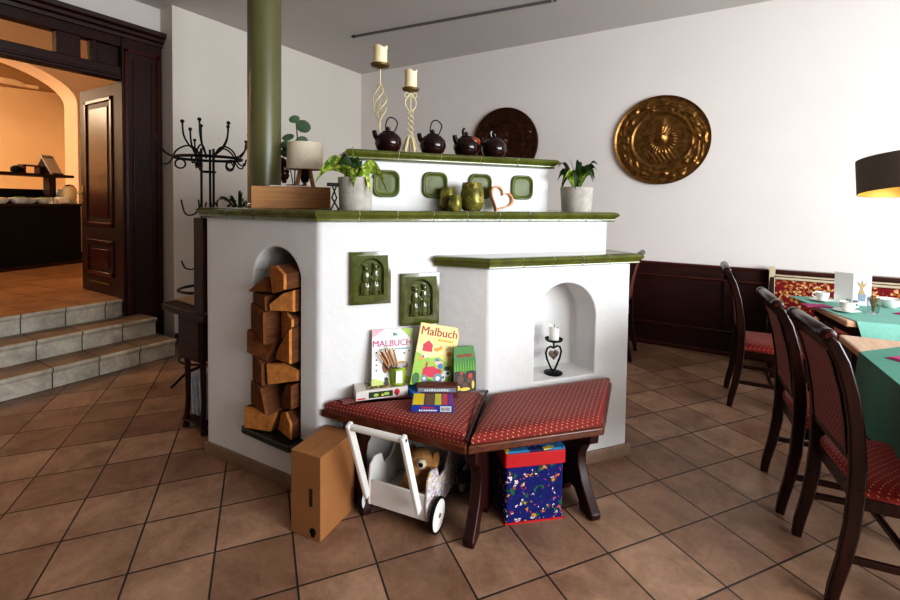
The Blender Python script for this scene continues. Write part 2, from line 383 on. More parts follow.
# curtain rail on the ceiling
t = thing('ceiling_rail', 'thin grey rail fixed across the grey ceiling', 'rail', (-3.742, 3.952, ZC), math.atan2(.22, 2.277))
b = MB()
b.box(0, 2.35, -.012, -.004, -.02, 0).box(0, 2.35, .004, .012, -.02, 0).build('track', 'rail_grey', t, bevel=.001)
MB().box(0, 2.35, -.004, .004, -.008, 0).build('slot', 'black', t)
MB().box(2.3, 2.32, -.016, .016, -.03, 0).build('bracket', 'steel', t); MB().box(.02, .04, -.016, .016, -.024, 0).build('bracket', 'iron', t)

# ---- steps up to the landing
t = struct('stairs')
def step(x1, x0, y1, z0, z1):
    o = MB().box(x0, x1-.02, -.8, y1, z0, z1-.03).build('riser', 'step', t, smooth=False)
    o2 = MB().box(x0, x1-.014, -.8, y1+.004, z1-.03, z1-.001).build('tread', 'tread', t, smooth=False)
    n = MB(); prof = [(-.012, -.042), (.0, -.04), (.004, -.03), (.012, -.022), (.014, -.01), (.008, .0), (-.012, .001)]
    n.loft([[(x1-.014+px, y, z1+pz) for px, pz in prof] for y in (-.8, y1+.006)]).build('nosing', 'step', t)
step(-4.29, -4.93, 2.26, 0, .158); step(-4.60, -4.93, 2.24, .158, .316); step(-4.93, -4.974, 2.10, .316, LZ)
f = MB().box(-13, -4.975, -4, 2.1, LZ-.1, LZ).box(-13, -5.07, 2.1, 6, LZ-.1, LZ).build('floor_landing', 'landing', smooth=False); f['kind'] = 'structure'

# ---- dark wooden door frame with transom, cornice and an open leaf
t = struct('door_1')
b = MB().box(XD-.1, XD+.03, 2.10, 2.455, 0, 3.0)
b.build('pilaster', 'dark_v', t, bevel=.004)
b = MB()
for y0, y1 in ((2.12, 2.15), (2.405, 2.435)): b.box(XD+.03, XD+.045, y0, y1, .2, 2.86)
b.box(XD+.03, XD+.045, 2.12, 2.435, 2.83, 2.86).box(XD+.03, XD+.045, 2.12, 2.435, .2, .23)
b.box(XD+.03, XD+.038, 2.19, 2.2, .3, 2.78).box(XD+.03, XD+.038, 2.355, 2.365, .3, 2.78); b.build('pilaster_moulding', 'mahog', t, bevel=.006)
b = MB(); prof = [(0, 2.955), (.045, 2.955), (.05, 2.99), (.075, 3.0), (.085, 3.03), (.11, 3.045), (.12, 3.085), (0, 3.085)]
b.loft([[(XD+px, y, pz) for px, pz in prof] for y in (-1, 2.475)]); b.box(XD-.1, XD+.02, -1, 2.1, 2.87, 2.96); b.build('cornice', 'dark', t, bevel=.003)
MB().box(XD-.1, XD+.02, -1, 2.1, 2.56, 2.68).box(XD-.1, XD+.035, -1, 2.1, 2.585, 2.61).build('transom_bar', 'dark', t, bevel=.006)
b = MB().box(XD-.09, XD+.01, 1.62, 1.79, 2.68, 2.87).box(XD-.04, XD-.03, 1.9, 2.1, 2.68, 2.87).box(XD-.09, XD+.01, 1.87, 1.91, 2.68, 2.87)
b.build('mullion', 'dark_v', t, bevel=.004)
MB().box(XD-.045, XD-.04, .3, 1.62, 2.68, 2.87).box(XD-.045, XD-.04, 1.79, 1.87, 2.68, 2.87).build('pane', 'pane', t, smooth=False)
# leaf, swung back into the landing
l = MB().box(XD-.92, XD-.1, 2.115, 2.155, LZ+.004, 2.555)
lf = l.build('door_leaf', 'dark_v', t, bevel=.003)
b = MB()
for z0, z1 in ((.66, 1.02), (1.16, 2.44)):
    for x0, x1, zz0, zz1 in ((-.8, -.76, z0, z1), (-.24, -.2, z0, z1), (-.8, -.2, z0, z0+.04), (-.8, -.2, z1-.04, z1)): b.box(XD+x0, XD+x1, 2.1, 2.116, zz0, zz1)
    b.box(XD-.7, XD-.3, 2.106, 2.116, z0+.09, z1-.09)
b.build('panel_moulding', 'mahog', lf, bevel=.006)
MB().box(XD-.72, XD-.28, 2.098, 2.1, .58, .60).build('kick_strip', 'brassy', lf)
MB().tube([(XD-.87, 2.115, 1.5), (XD-.87, 2.07, 1.5), (XD-.76, 2.065, 1.5)], .011).box(XD-.895, XD-.85, 2.108, 2.115, 1.4, 1.58).build('door_handle', 'brassy', lf)

# ---- the buffet room behind
slab('wall_buffet_far', -13, -12.88, -4, 6, LZ, 4.2, 'buffet_wall')
slab('wall_buffet_side', -13, -5.1, 4.6, 4.7, LZ, 4.2, 'buffet_wall')
slab('ceiling_buffet', -13, -5.06, -4, 6, 4.15, 4.25, 'boards')
ay0, ay1, az, ar = .05, 3.2, 2.95, .62
pts = [(-3.9, LZ), (ay0, LZ), (ay0, az)]
pts = [(ay0+(ay1-ay0)/2-(ay1-ay0)/2*math.cos(PI*i/24), az+ar*math.sin(PI*i/24)) for i in range(25)]
b = MB()
poly = [(-3.9, LZ), (ay0, LZ)]+pts+[(ay1, LZ), (4.6, LZ), (4.6, 4.15), (-3.9, 4.15)]
b.prism(poly, 0, .5, mat=Matrix(((0, 0, -1, -8.95), (1, 0, 0, 0), (0, 1, 0, 0), (0, 0, 0, 1))))
a = b.build('wall_arch', 'arch_wall', smooth=True, angle=25); a['kind'] = 'structure'
slab('baseboard_arch', -8.95, -8.935, 3.2, 4.6, LZ, LZ+.1, 'dark')
# timber brackets and a beam beyond the arch
t = thing('timber_bracket', 'pale curved timber bracket and beam under the buffet room ceiling', 'beam', (-11.2, 2.9, 3.05))
b = MB().prism(fillet([(-1.0, .55), (-1.0, .1), (-.3, .1), (-.22, .42), (1.2, .5), (1.2, .75), (-.9, .75)], .06), 0, .3, mat=Matrix(((0, 0, -1, 0), (1, 0, 0, 0), (0, 1, 0, 0), (0, 0, 0, 1))))
b.build('bracket', 'beam', t)
MB().box(-.35, .05, -5, 1.6, .75, 1.1).build('beam', 'beam', t)
MB().box(0, .02, -.3, .5, .44, .5).sphere((.03, .0, .5), (.02, .3, .05), 10).build('carved_ornament', 'cream_trim', t)

t = thing('buffet_counter', 'black buffet counter with a raised shelf behind the doorway', 'counter', (-8.33, 3.02, LZ), math.atan2(-.953, .303))
MB().box(.02, 3.2, -.8, 0, .0, .85).build('cabinet', 'black', t, bevel=.005)
MB().box(-.02, 3.2, -.82, .02, .85, .885).build('worktop', 'dark', t, bevel=.004)
MB().box(-.06, 3.2, -.8, .05, .0, .05).build('kickboard', 'dark', t, bevel=.004)
MB().box(-.0, 3.1, -.42, -.39, .885, 1.09).build('splash_panel', 'black', t)
MB().box(.22, .31, -.32, -.2, .885, 1.27).build('shelf_post', 'dark', t, bevel=.003); MB().box(2.2, 2.28, -.32, -.2, .885, 1.27).build('shelf_post', 'dark', t, bevel=.003)
MB().box(.02, 3.1, -.42, -.12, 1.27, 1.31).build('shelf', 'dark', t, bevel=.004)
BR = t.matrix_basis
def buf(x, y, z): return Matrix.Translation((-8.33, 3.02, LZ)) @ Matrix.Rotation(math.atan2(-.953, .303), 4, 'Z') @ Vector((x, y, z))
t = thing('display_house', 'small dark pitched roof display stand with pale roof on the buffet shelf', 'decoration', buf(.27, -.28, 1.31), R(31))
MB().prism([(-.12, 0), (.12, 0), (.1, .06), (0, .26), (-.1, .06)], 0, .18, mat=XZ(.09)).build('house_front', 'dark', t)
MB().box(-.02, .3, -.1, .1, -.006, .006, mat=Matrix.Translation((-.01, 0, .265)) @ Matrix.Rotation(R(62), 4, 'Y')).build('roof', 'offwhite', t)
MB().box(-.12, -.1, -.08, .08, -.0, .02).build('foot', 'dark', t); MB().box(.14, .16, -.08, .08, 0, .02).build('foot', 'dark', t)
t = thing('serving_stand', 'little dark wooden bench stand beside the pitched roof display', 'stand', buf(.50, -.28, 1.31), R(-72))
MB().box(-.12, .12, -.06, .06, .1, .12).build('top', 'mahog', t); MB().box(-.1, -.085, -.05, .05, 0, .1).build('leg', 'mahog', t); MB().box(.085, .1, -.05, .05, 0, .1).build('leg', 'mahog', t)
o = MB().lathe([(.045, 0), (.06, .03), (.06, .07), (.035, .09), (.02, .1)], 14).build('shelf_pot', 'black', loc=buf(.66, -.3, 1.31)); tag(o, 'small black lidded pot at left of the buffet shelf', 'pot')
for i, (x, y, r_, h, fm, lb) in enumerate(((.74, -.13, .12, .08, 'food_green', 'white bowl of leafy salad on the buffet counter'), (.6, -.16, .1, .07, 'food_yellow', 'white bowl of yellow food on the buffet counter, right of the salad'), (.44, -.12, .11, .08, 'food_green', 'wide white bowl of greens in the middle of the buffet counter'), (.95, -.14, .1, .07, 'food_yellow', 'small white bowl at the left edge of the doorway view on the buffet counter'))):
    t = thing('serving_bowl', lb, 'bowl', buf(x, y, .885), 0, 'bowls on the buffet counter')
    MB().lathe([(r_*.5, 0), (r_*.75, h*.3), (r_, h), (r_*.94, h), (r_*.7, h*.4), (.01, h*.3)], 18).build('bowl', 'porcelain', t)
    MB().sphere((0, 0, h*.75), (r_*.85, r_*.85, h*.5), 12).build('food', fm, t)
o = MB().box(-.1, .1, -.07, .07, 0, .1).build('serving_tray', 'porcelain', loc=buf(.22, -.1, .885), bevel=.02); tag(o, 'square white dish at the right end of the buffet counter', 'dish')
o = MB().lathe([(.05, 0), (.05, .18), (.035, .2), (.035, .22)], 14).build('cream_jug', 'porcelain', loc=buf(.1, -.3, .885)); tag(o, 'small white jug behind the square dish on the buffet', 'jug')
t = thing('juice_dispenser', 'tall pale glass dispenser on the far right end of the buffet', 'dispenser', buf(.09, -.12, .885), 0)
MB().lathe([(.09, 0), (.09, .03), (.08, .05)], 16).build('base', 'offwhite', t); MB().lathe([(.08, .05), (.085, .1), (.085, .22), (.06, .26)], 16).build('jar', 'wax', t); MB().lathe([(.065, .26), (.04, .28), (.012, .29)], 14).build('lid', 'steel', t)
for i in range(3):
    o = MB().tube([(0, 0, 0), (0, 0, .09)], [.03, .012], 8).build('bottle', 'porcelain', loc=buf(.3+.05*i, -.04, .885)); tag(o, 'little white bottle at the front of the buffet counter near its right end', 'bottle', 'white bottles on the buffet counter')

# ------------------------------------------------------------------ tiled stove
SB = Vector((-1.643, 1.519, 0)); SA = R(52); SD = Vector((math.cos(SA), math.sin(SA), 0)); SN = Vector((math.sin(SA), -math.cos(SA), 0))
def W(s, n, z=0): return SB+SD*s+SN*n+Vector((0, 0, z))
def W2(s, n): p = W(s, n); return (p.x, p.y)
stove = thing('tiled_stove', 'big white plastered masonry stove with green tiled ledges and arched niches', 'stove', tuple(SB), SA)
inv = (Matrix.Translation(SB) @ Matrix.Rotation(SA, 4, 'Z')).inverted()
def L(p): q = inv @ Vector((p[0], p[1], 0)); return (q.x, q.y)       # room -> stove frame (x along the main face, y into the stove)
A0 = (-2.492, 1.478)
main = [L(A0), (0, 0), (1.69, 0), (1.69, .78), L((-3.0, 2.5))]
body = MB().prism(fillet(main, [.03, .05, .04, 0, 0], 6), 0, 1.345).build('plaster_body', 'plaster', stove)
nb = MB().prism(fillet([(.594, .05), (.594, 0), (.808, -.178), (1.715, -.178), (1.715, .05)], [0, 0, .045, .045, 0], 6), .0, 1.115).build('nb', 'plaster', stove)
tt = MB().prism(fillet([(.19, .22), (1.41, .22), (1.41, .55), (.19, .55)], [.03, .03, 0, 0], 5), 1.345, 1.662).build('tt', 'plaster', stove)
boolean(body, [nb, tt], 'UNION')
c1 = MB().prism(arch_poly(1.272, .193, .502, .826), -.012, .3, mat=XZ(-.0+.007)).build('c1', 'plaster', stove)
c2 = MB().prism(arch_poly(-1.93, .17, .262, 1.037), 0, .6, mat=XZ(1.9)).build('c2', 'plaster')
boolean(body, [c1, c2])
bv = body.modifiers.new('soft', 'BEVEL'); bv.width = .012; bv.segments = 3; bv.limit_method = 'ANGLE'; bv.angle_limit = R(45)
# skirting tiles
def sweep(path, prof, closed=False):
    """profile (out, z) swept along an open path in plan with mitred corners; 'out' is to the right of travel"""
    P_ = [Vector((p[0], p[1])) for p in path]; rings = []
    for i, p in enumerate(P_):
        d0 = (p-P_[i-1]).normalized() if i else (P_[1]-p).normalized(); d1 = (P_[i+1]-p).normalized() if i < len(P_)-1 else d0
        n0 = Vector((d0.y, -d0.x)); n1 = Vector((d1.y, -d1.x)); m_ = (n0+n1); m_ = m_/(m_.dot(n0)) if m_.length > 1e-6 else n0
        rings.append([(p.x+m_.x*o, p.y+m_.y*o, z) for o, z in prof])
    return rings
sk = [L((-2.75, 1.9)), L(A0), (0, 0), (.594, 0), (.808, -.178), (1.715, -.178), (1.715, .3)]
MB().loft(sweep(sk, [(0, 0), (.012, 0), (.012, .062), (.008, .068), (0, .068)])).build('skirting', 'plinth', stove)
def subdivide(path, step):
    out = []
    for a, b in zip(path[:-1], path[1:]):
        a = Vector(a); b = Vector(b); n = max(1, round((b-a).length/step))
        out.append([a+(b-a)*i/n for i in range(n+1)])
    return out
COP = [(-.02, 0), (.018, 0), (.026, .006), (.024, .016), (.03, .024), (.04, .03), (.043, .04), (.036, .05), (.022, .055), (-.02, .055)]
def coping(path, z, top, step=.19):
    # continuous grout core, then one mesh of glazed edge tiles with thin joints, then the tiled top
    off = sweep(path, [(0, 0)])
    MB().loft(sweep(path, [(o*.95-.002, z+.002+h*.96) for o, h in COP])).build('grout', 'grout', stove)
    b = MB(); n = len(path)
    dirs = [(Vector(path[i+1])-Vector(path[i])).normalized() for i in range(n-1)]
    for i in range(n-1):
        a = Vector(path[i]); c_ = Vector(path[i+1]); ln = (c_-a).length; k = max(1, round(ln/step)); d_ = dirs[i]; nn = Vector((d_.y, -d_.x))
        def ring(t_, corner):
            p = a+d_*t_
            if corner is not None:
                n2 = Vector((corner.y, -corner.x)); m_ = nn+n2; m_ = m_/m_.dot(nn)
            else: m_ = nn
            return [(p.x+m_.x*o, p.y+m_.y*o, z+h) for o, h in COP]
        for j in range(k):
            t0_ = ln*j/k+(.0026 if j else 0); t1_ = ln*(j+1)/k-(.0026 if j < k-1 else 0)
            b.loft([ring(t0_, dirs[i-1] if (j == 0 and i > 0) else None), ring(t1_, dirs[i+1] if (j == k-1 and i < n-2) else None)])
    b.build('coping_tile', 'green', stove, angle=50)
    tp = MB().prism(top, z+.03, z+.0535); tp.build('ledge_top', 'green', stove, smooth=False)
# main ledge
mp = [L((-2.86, 2.2)), L((A0[0], A0[1])), (0, 0), (1.69, 0), (1.69, .7)]
coping(mp, 1.342, [L((-2.86, 2.2)), L(A0), (0, 0), (1.69, 0), (1.69, .77), L((-2.95, 2.45))])
# niche shelf
npth = [(.594, 0), (.808, -.178), (1.715, -.178), (1.715, .04)]
coping(npth, 1.112, [(.6, .0), (.808, -.178), (1.715, -.178), (1.715, .04), (.62, .02)], .2)
# upper tier
up_ = [(.19, .5), (.19, .22), (1.41, .22), (1.41, .5)]
coping(up_, 1.662, [(.19, .22), (1.41, .22), (1.41, .56), (.19, .56)], .25)
# recessed dish tiles on the upper tier
def rsq(h, v, r, n=6):
    return fillet([(-h, -v), (h, -v), (h, v), (-h, v)], r, n)
for s in (.371, .651, .931, 1.211):
    rings = []
    for k, y in ((1.0, 0), (1.0, -.012), (.94, -.02), (.88, -.02), (.8, -.009), (.7, -.005), (.62, -.004), (.56, -.0048), (.3, -.0045)):
        rings.append([(s+px*k, .222+y, 1.54+pz*k) for px, pz in rsq(.075, .074, .05)])
    MB().loft(rings).build('dish_tile', 'dish_green', stove, angle=60)
# two relief tiles on the main face
def relief(s0, s1, z0, z1, seed):
    rnd = random.Random(seed); cx = (s0+s1)/2; hw = (s1-s0)/2; hh = (z1-z0)/2; cz = (z0+z1)/2
    rings = []
    for dx, y in ((0, .005), (0, -.018), (.012, -.022), (.02, -.022)):
        rings.append([(s0+dx, y, z0+dx), (s1-dx, y, z0+dx), (s1-dx, y, z1-dx), (s0+dx, y, z1-dx)])
    b = MB().loft(rings, caps=False)
    ho = hw-.02
    fo = arch_poly(cx, hw-.036, z0+.045, z1-.03-(hw-.036), 14)
    o = MB().prism([(s0+.02, z0+.02), (s1-.02, z0+.02), (s1-.02, z1-.02), (s0+.02, z1-.02)], 0, .012, mat=XZ(-.008)); 
    b.v += [Vector(v) for v in []]
    base = b
    base.add([(s0+.02, -.022, z0+.02), (s1-.02, -.022, z0+.02), (s1-.02, -.022, z1-.02), (s0+.02, -.022, z1-.02)]+[(x, -.022, z) for x, z in fo]+[(cx+(x-cx)*.86, -.004, cz-.01+(z-cz+.01)*.9) for x, z in fo], [])
    k = len(fo); off = len(base.v)-4-2*k
    # frame face between rectangle and arch, then the sunk panel
    idx = [off+4+i for i in range(k)]; left = [i for i in range(k)]
    bl, br_, tr, tl = off, off+1, off+2, off+3
    apex = 2+7
    base.f += [[bl, br_, idx[1], idx[0]], [br_, tr]+[idx[j] for j in range(2+7, 0, -1)], [tr, tl, idx[9]], [tl, bl, idx[0]]+[idx[j] for j in range(k-1, 8, -1)]]; base.mi += [0]*4
    for i in range(k):
        j = (i+1) % k; base.f.append([idx[i], idx[j], idx[j]+k, idx[i]+k]); base.mi.append(0)
    base.f.append([i+k for i in idx]); base.mi.append(0)
    f = base.build('relief_tile', 'green_dark', stove, angle=30)
    g = MB(); 
    for fx, fh in ((-.3, .92), (.28, .98)):                             # two standing robed figures in shallow relief
        x = cx+fx*hw*.8; zb = z0+.05; H_ = (z1-z0-.1)*fh
        g.sphere((x, -.012, zb+H_*.86), (.013, .012, .016), 10)
        g.sphere((x, -.008, zb+H_*.56), (.021, .013, H_*.24), 10); g.sphere((x, -.008, zb+H_*.2), (.025, .014, H_*.26), 10)
        for q in range(4): g.tube([(x-.018+q*.012, -.018, zb+H_*.4), (x-.022+q*.015, -.018, zb+.004)], .003, 6)
        g.tube([(x+.015, -.014, zb+H_*.66), (x+.032*(1 if fx < 0 else -1), -.018, zb+H_*.5)], .006, 6)
        g.sphere((x, -.01, zb+H_*.95), (.017, .01, .008), 8)
    for q in range(16): g.sphere((cx+rnd.uniform(-.62, .62)*hw, -.006, z0+.05+rnd.random()*(z1-z0-.12)), (rnd.uniform(.004, .009), .008, rnd.uniform(.004, .012)), 8)
    for q in range(5): g.tube([(cx+(q-2)*.022, -.008, z0+.05), (cx+(q-2)*.024, -.008, z0+.05+rnd.uniform(.03, .08))], .005, 6)
    g.build('relief_figure', 'green_dark', f)
relief(.147, .346, .937, 1.195, 3); relief(.398, .602, .815, 1.08, 5)
# dark stone slab at the bottom of the log niche
MB().prism(fillet([(-2.125, 1.43), (-1.735, 1.43), (-1.735, 1.52), (-1.765, 1.9), (-2.095, 1.9), (-2.125, 1.52)], [.03, .03, 0, 0, 0, 0]), .235, .27, mat=inv).build('niche_slab', 'slab_stone', stove, bevel=.008)

# ---- firewood, each split log on its own
rows, LX0, LX1 = 7, -2.07, -1.77
zs = [.272, .40, .52, .655, .775, .90, 1.015, 1.13]
gv = {}
for r_ in range(rows+1):
    for c_ in range(3):
        jx = 0 if c_ != 1 else random.uniform(-.045, .045)
        jz = random.uniform(-.034, .034) if r_ else 0
        gv[(r_, c_)] = (LX0+(LX1-LX0)*c_/2+jx, zs[r_]+jz+(.02 if c_ == 2 and r_ else -.015 if r_ else 0))
names = ['lowest', 'second lowest', 'third', 'fourth', 'fifth', 'sixth', 'topmost']
for r_ in range(rows):
    for c_ in range(2):
        q = [gv[(r_, c_)], gv[(r_, c_+1)], gv[(r_+1, c_+1)], gv[(r_+1, c_)]]
        cx = sum(p[0] for p in q)/4; cz = sum(p[1] for p in q)/4
        kx, kz = random.uniform(.86, .95), random.uniform(.9, .98)
        q = [(cx+(p[0]-cx)*kx, cz+(p[1]-cz)*kz) for p in q]
        cut = (r_*2+c_) % 4
        if cut == 1: q = [q[0], q[1], ((q[1][0]*.4+q[2][0]*.6), q[1][1]*.4+q[2][1]*.6), ((q[2][0]+q[3][0])/2, (q[2][1]+q[3][1])/2), q[3]]
        if cut == 3: q = [q[0], q[1], q[2], ((q[2][0]*.6+q[3][0]*.4), q[2][1]*.6+q[3][1]*.4), (q[3][0]*.45+q[0][0]*.55, q[3][1]*.45+q[0][1]*.55)]
        if r_ == rows-1 and c_ == 0: q = [q[0], q[1], (q[2][0], q[2][1]-.05), (q[3][0]+.12, q[3][1]-.06)]
        pr = random.uniform(.02, .065) if c_ == 0 else random.uniform(.0, .05)
        y0 = 1.495-pr; k = len(q)
        rings = []
        sk_ = random.uniform(-.03, .03)
        for y, sc_, sh in ((y0, .93, 0), (y0+.012, 1.0, 0), (y0+.14, 1.0, 0), (1.86, .96, 0)):
            left = -.012 if (c_ == 0 and y < 1.47) else 0
            rings.append([((cx+(p[0]-cx)*sc_)+(left*(1 if p[0] < cx else .2)), y+(p[0]-cx)*((-.25 if (r_+c_) % 3 else .3)), cz+(p[1]-cz)*sc_) for p in q])
        ox, oy, oz = cx, y0+.1, q[0][1]
        rings = [[(x-ox, y-oy, z-oz) for x, y, z in rg] for rg in rings]
        b = MB(); b.loft(rings, 1); b.mi[-2] = 0
        for i_ in range(k): b.mi[i_] = 0
        o = b.build('firewood_log', [('log_end' if (c_ == 1 and r_ != 1) or (r_, c_) in ((0, 0),) else 'log_dark'), 'log_side'], smooth=False, loc=(ox, oy, oz))
        tag(o, f'split firewood log in the arched niche, {names[r_]} of the {"left" if c_ == 0 else "right"} hand column', 'log', 'split logs in the arched niche')

# ---- stove pipe
t = thing('stove_pipe', 'thick olive green flue pipe rising from the stove to the ceiling', 'pipe', (-2.47, 1.84, 1.397))
MB().lathe([(.098, 0), (.098, ZC-1.397)], 40).build('pipe', 'pipe', t)
MB().lathe([(.104, 0), (.104, .02), (.099, .03), (.098, .03)], 40).build('collar', 'green_dark', t)

# ---- things on the main ledge
ZL = 1.397; ZT = 1.717
t = thing('wooden_crate', 'open pale oak planter crate on the left end of the stove ledge', 'crate', tuple(W(-.104, -.595, ZL)), SA)
b = MB().box(-.213, .213, -.085, -.073, 0, .124); b.build('front_board', 'oak', t, bevel=.002)
MB().box(-.213, .213, .073, .085, 0, .124).build('back_board', 'oak', t, bevel=.002)
MB().box(-.213, -.201, -.073, .073, 0, .12).build('end_board', 'oak', t); MB().box(.201, .213, -.073, .073, 0, .12).build('end_board', 'oak', t)
MB().box(-.201, .201, -.073, .073, 0, .012).build('bottom_board', 'oak', t)
o = MB().box(-.12, .1, -.05, .05, 0, .118).build('napkin_stack', 'paper', loc=tuple(W(-.104, -.595, ZL+.013)), bevel=.004); o.rotation_euler = (0, 0, SA); tag(o, 'white paper stack showing inside the pale oak crate', 'paper')
t = thing('table_lamp', 'small table lamp with beige drum shade and wooden tripod feet behind the crate', 'lamp', (-2.247, 1.964, ZL))
MB().lathe([(.108, .238), (.11, .24), (.106, .4), (.104, .402), (.104, .4), (.106, .24)], 36).build('lamp_shade', 'shade', t)
for a_ in (20, 140, 260): MB().tube([(.085*math.cos(R(a_)), .085*math.sin(R(a_)), 0), (.03*math.cos(R(a_)), .03*math.sin(R(a_)), .25)], [.014, .012], 8).build('leg', 'oak', t)
MB().lathe([(.02, .16), (.03, .2), (.03, .26), (.015, .3)], 14).build('lamp_holder', 'iron', t)
MB().lathe([(.062, .0), (.062, .008), (.05, .012)], 18).build('base_ring', 'black', t)

# eucalyptus sprig with a reddish bunch, behind the lamp
t = thing('eucalyptus_plant', 'round leaved eucalyptus sprig with red dried flowers behind the table lamp', 'plant', (-2.44, 2.045, ZL), R(48))
MB().lathe([(.05, 0), (.065, .06), (.06, .14), (.05, .15)], 18).build('pot', 'amberglaze', t)
stem = [(0, 0, .1), (.005, .0, .3), (.02, .0, .44), (.01, 0, .56)]
MB().tube(stem, .004, 6).tube([(.0, 0, .1), (-.03, .02, .28), (-.05, .02, .36)], .003, 6).build('stem', 'stem', t)
b = MB()
for x, z, r_, tl in ((.055, .535, .05, 60), (-.04, .46, .04, -20), (.045, .44, .042, 40), (-.045, .40, .042, 70), (.03, .38, .038, 10), (.0, .575, .035, 5), (-.05, .36, .038, 30)):
    mt = Matrix.Translation((x, random.uniform(-.03, .03), z)) @ Euler((R(90+(tl-35)*.8), R(random.uniform(-25, 25)), 0)).to_matrix().to_4x4()
    b.sphere((0, 0, 0), (r_, r_*.85, .003), 12, mat=mt)
b.build('leaf', plain('grey_green_leaf', srgb(84, 108, 78), .5, var=.3, scale=20), t)
b = MB()
for i in range(26): b.sphere((-.07+random.uniform(-.05, .03), random.uniform(-.04, .04), .17+random.random()*.16), (.016, .014, .018), 8)
b.build('dried_flower', plain('rust_red_petals', srgb(110, 40, 26), .8, var=.5, scale=40), t)

t = thing('wire_stand', 'small black bent wire stand squeezed between crate and large concrete pot', 'stand', tuple(W(.085, -.12, ZL)), SA)
b = MB()
for sx in (-1, 1): b.tube([(.02*sx, -.03, 0), (-.012*sx, .0, .06), (.01*sx, .0, .12)], .004, 6); b.tube([(.02*sx, .03, 0), (.02*sx, -.03, 0)], .004, 6)
b.build('wire_leg', 'iron', t); MB().box(-.035, .03, -.02, .02, .118, .135).build('tray', 'iron', t, bevel=.003)

def leaf(b, root, yaw, rise, length, width, droop, mi=0, seg=8, roll=0):
    """one arching pointed leaf blade"""
    d_ = Vector((math.cos(yaw), math.sin(yaw), 0)); side = Vector((-d_.y, d_.x, 0))*math.cos(roll)+Vector((0, 0, math.sin(roll))); rows_ = []
    for i in range(seg+1):
        u = i/seg; p = Vector(root)+d_*(length*u*(1-.15*u))+Vector((0, 0, rise*math.sin(min(1, u*1.25)*PI/2)-droop*u**2.2))
        wd = width*max(.03, math.sin(PI*min(1, (u*.93+.07)))**.8)/2
        rows_.append((p-side*wd+Vector((0, 0, wd*.35)), p, p+side*wd+Vector((0, 0, wd*.35))))
    v = [q for r_ in rows_ for q in r_]; f = []
    for i in range(seg):
        for j in range(2): a_ = i*3+j; f.append((a_, a_+1, a_+4, a_+3))
    b.add(v, f, mi)
def pot(t, r0, r1, h):
    MB().lathe([(r0, 0), (r0+.002, .004), (r1, h-.004), (r1-.003, h), (r1-.014, h), (r1-.016, h-.03), (.01, h-.032)], 32).build('pot', 'concrete', t)
    MB().lathe([(r1-.017, h-.03), (.01, h-.018)], 16).build('soil', plain('potting_soil', srgb(48, 36, 26), .95, var=.4, scale=60), t)
t = thing('potted_plant', 'large grey concrete pot with broad drooping yellow green leaves beside the crate', 'plant', tuple(W(.19, -.115, ZL)), SA)
pot(t, .078, .088, .165)
for yw, rise, ln, wd, dr, m_ in ((190, .12, .24, .085, .14, 'leaf_var'), (-14, .12, .19, .075, .19, 'leaf_pale'), (-105, .11, .13, .05, .15, 'leaf_var'), (-62, .12, .14, .045, .19, 'leaf_pale'), (100, .12, .14, .06, .05, 'leaf_var'), (40, .1, .15, .06, .06, 'leaf_dark'), (-150, .13, .13, .05, .09, 'leaf_dark'), (150, .13, .1, .055, .05, 'leaf_dark'), (250, .12, .07, .05, .02, 'leaf_dark'), (-80, .11, .06, .05, .03, 'leaf_dark')):
    b = MB(); leaf(b, (0, 0, .15), R(yw), rise, ln, wd, dr, roll=R(62 if math.cos(R(yw)) < -.5 else -62 if math.cos(R(yw)) > .5 else 0)); b.build('leaf', m_, t, angle=80)
MB().tube([(0, 0, .14), (-.01, 0, .24), (-.02, -.02, .32)], [.006, .005, .001], 6).tube([(-.0, 0, .14), (.02, .0, .22)], .005, 6).build('stem', 'leaf_var', t)
t = thing('potted_plant', 'small concrete pot with a bushy green plant at the right end of the stove ledge', 'plant', tuple(W(1.535, -.115, ZL)), SA)
pot(t, .086, .098, .15)
b = MB()
for i in range(22):
    yw = i*137.5; ln = random.uniform(.07, .15); bb = MB(); leaf(bb, (0.02*math.cos(R(yw)), .02*math.sin(R(yw)), .145), R(yw), random.uniform(.1, .18), ln, random.uniform(.035, .05), random.uniform(.03, .16) if ln > .115 else random.uniform(.0, .05), roll=R(random.uniform(-50, 50))); bb.build('leaf', 'leaf_var' if i % 3 == 0 else 'leaf_dark', t, angle=80)
bb = MB(); leaf(bb, (-.02, -.02, .14), R(195), .11, .14, .06, .07, roll=R(55)); bb.build('leaf', 'leaf_pale', t, angle=80)
MB().tube([(.0, 0, .13), (-.02, .0, .24), (-.05, 0, .32)], [.003, .002, .001], 5).build('stem', 'stem', t)

def vase(name, label, s, n, prof):
    o = MB().lathe(prof, 28).build(name, 'vase', loc=tuple(W(s, n, ZL)), angle=50); tag(o, label, 'vase', 'olive glazed vases on the stove ledge'); return o
vase('glazed_vase', 'medium olive green vase, rearmost of the overlapping pair on the ledge', .71, -.165, [(.03, 0), (.045, .02), (.05, .05), (.045, .1), (.04, .128), (.036, .128), (.04, .09), (.01, .03)])
vase('glazed_vase', 'smallest olive bronze vase standing in front of a slightly taller one', .715, -.062, [(.026, 0), (.036, .015), (.038, .04), (.033, .07), (.03, .085), (.026, .085), (.03, .05), (.01, .02)])
vase('glazed_vase', 'largest olive bronze vase with a rough patch beside the copper heart', .828, -.095, [(.045, 0), (.063, .02), (.069, .055), (.064, .1), (.056, .145), (.053, .157), (.048, .157), (.055, .1), (.01, .03)])
t = thing('heart_ornament', 'open copper coloured heart ornament leaning on the stove tier', 'heart', tuple(W(.992, -.13, ZL+.004)), SA, rot=(R(-12), R(30), SA))
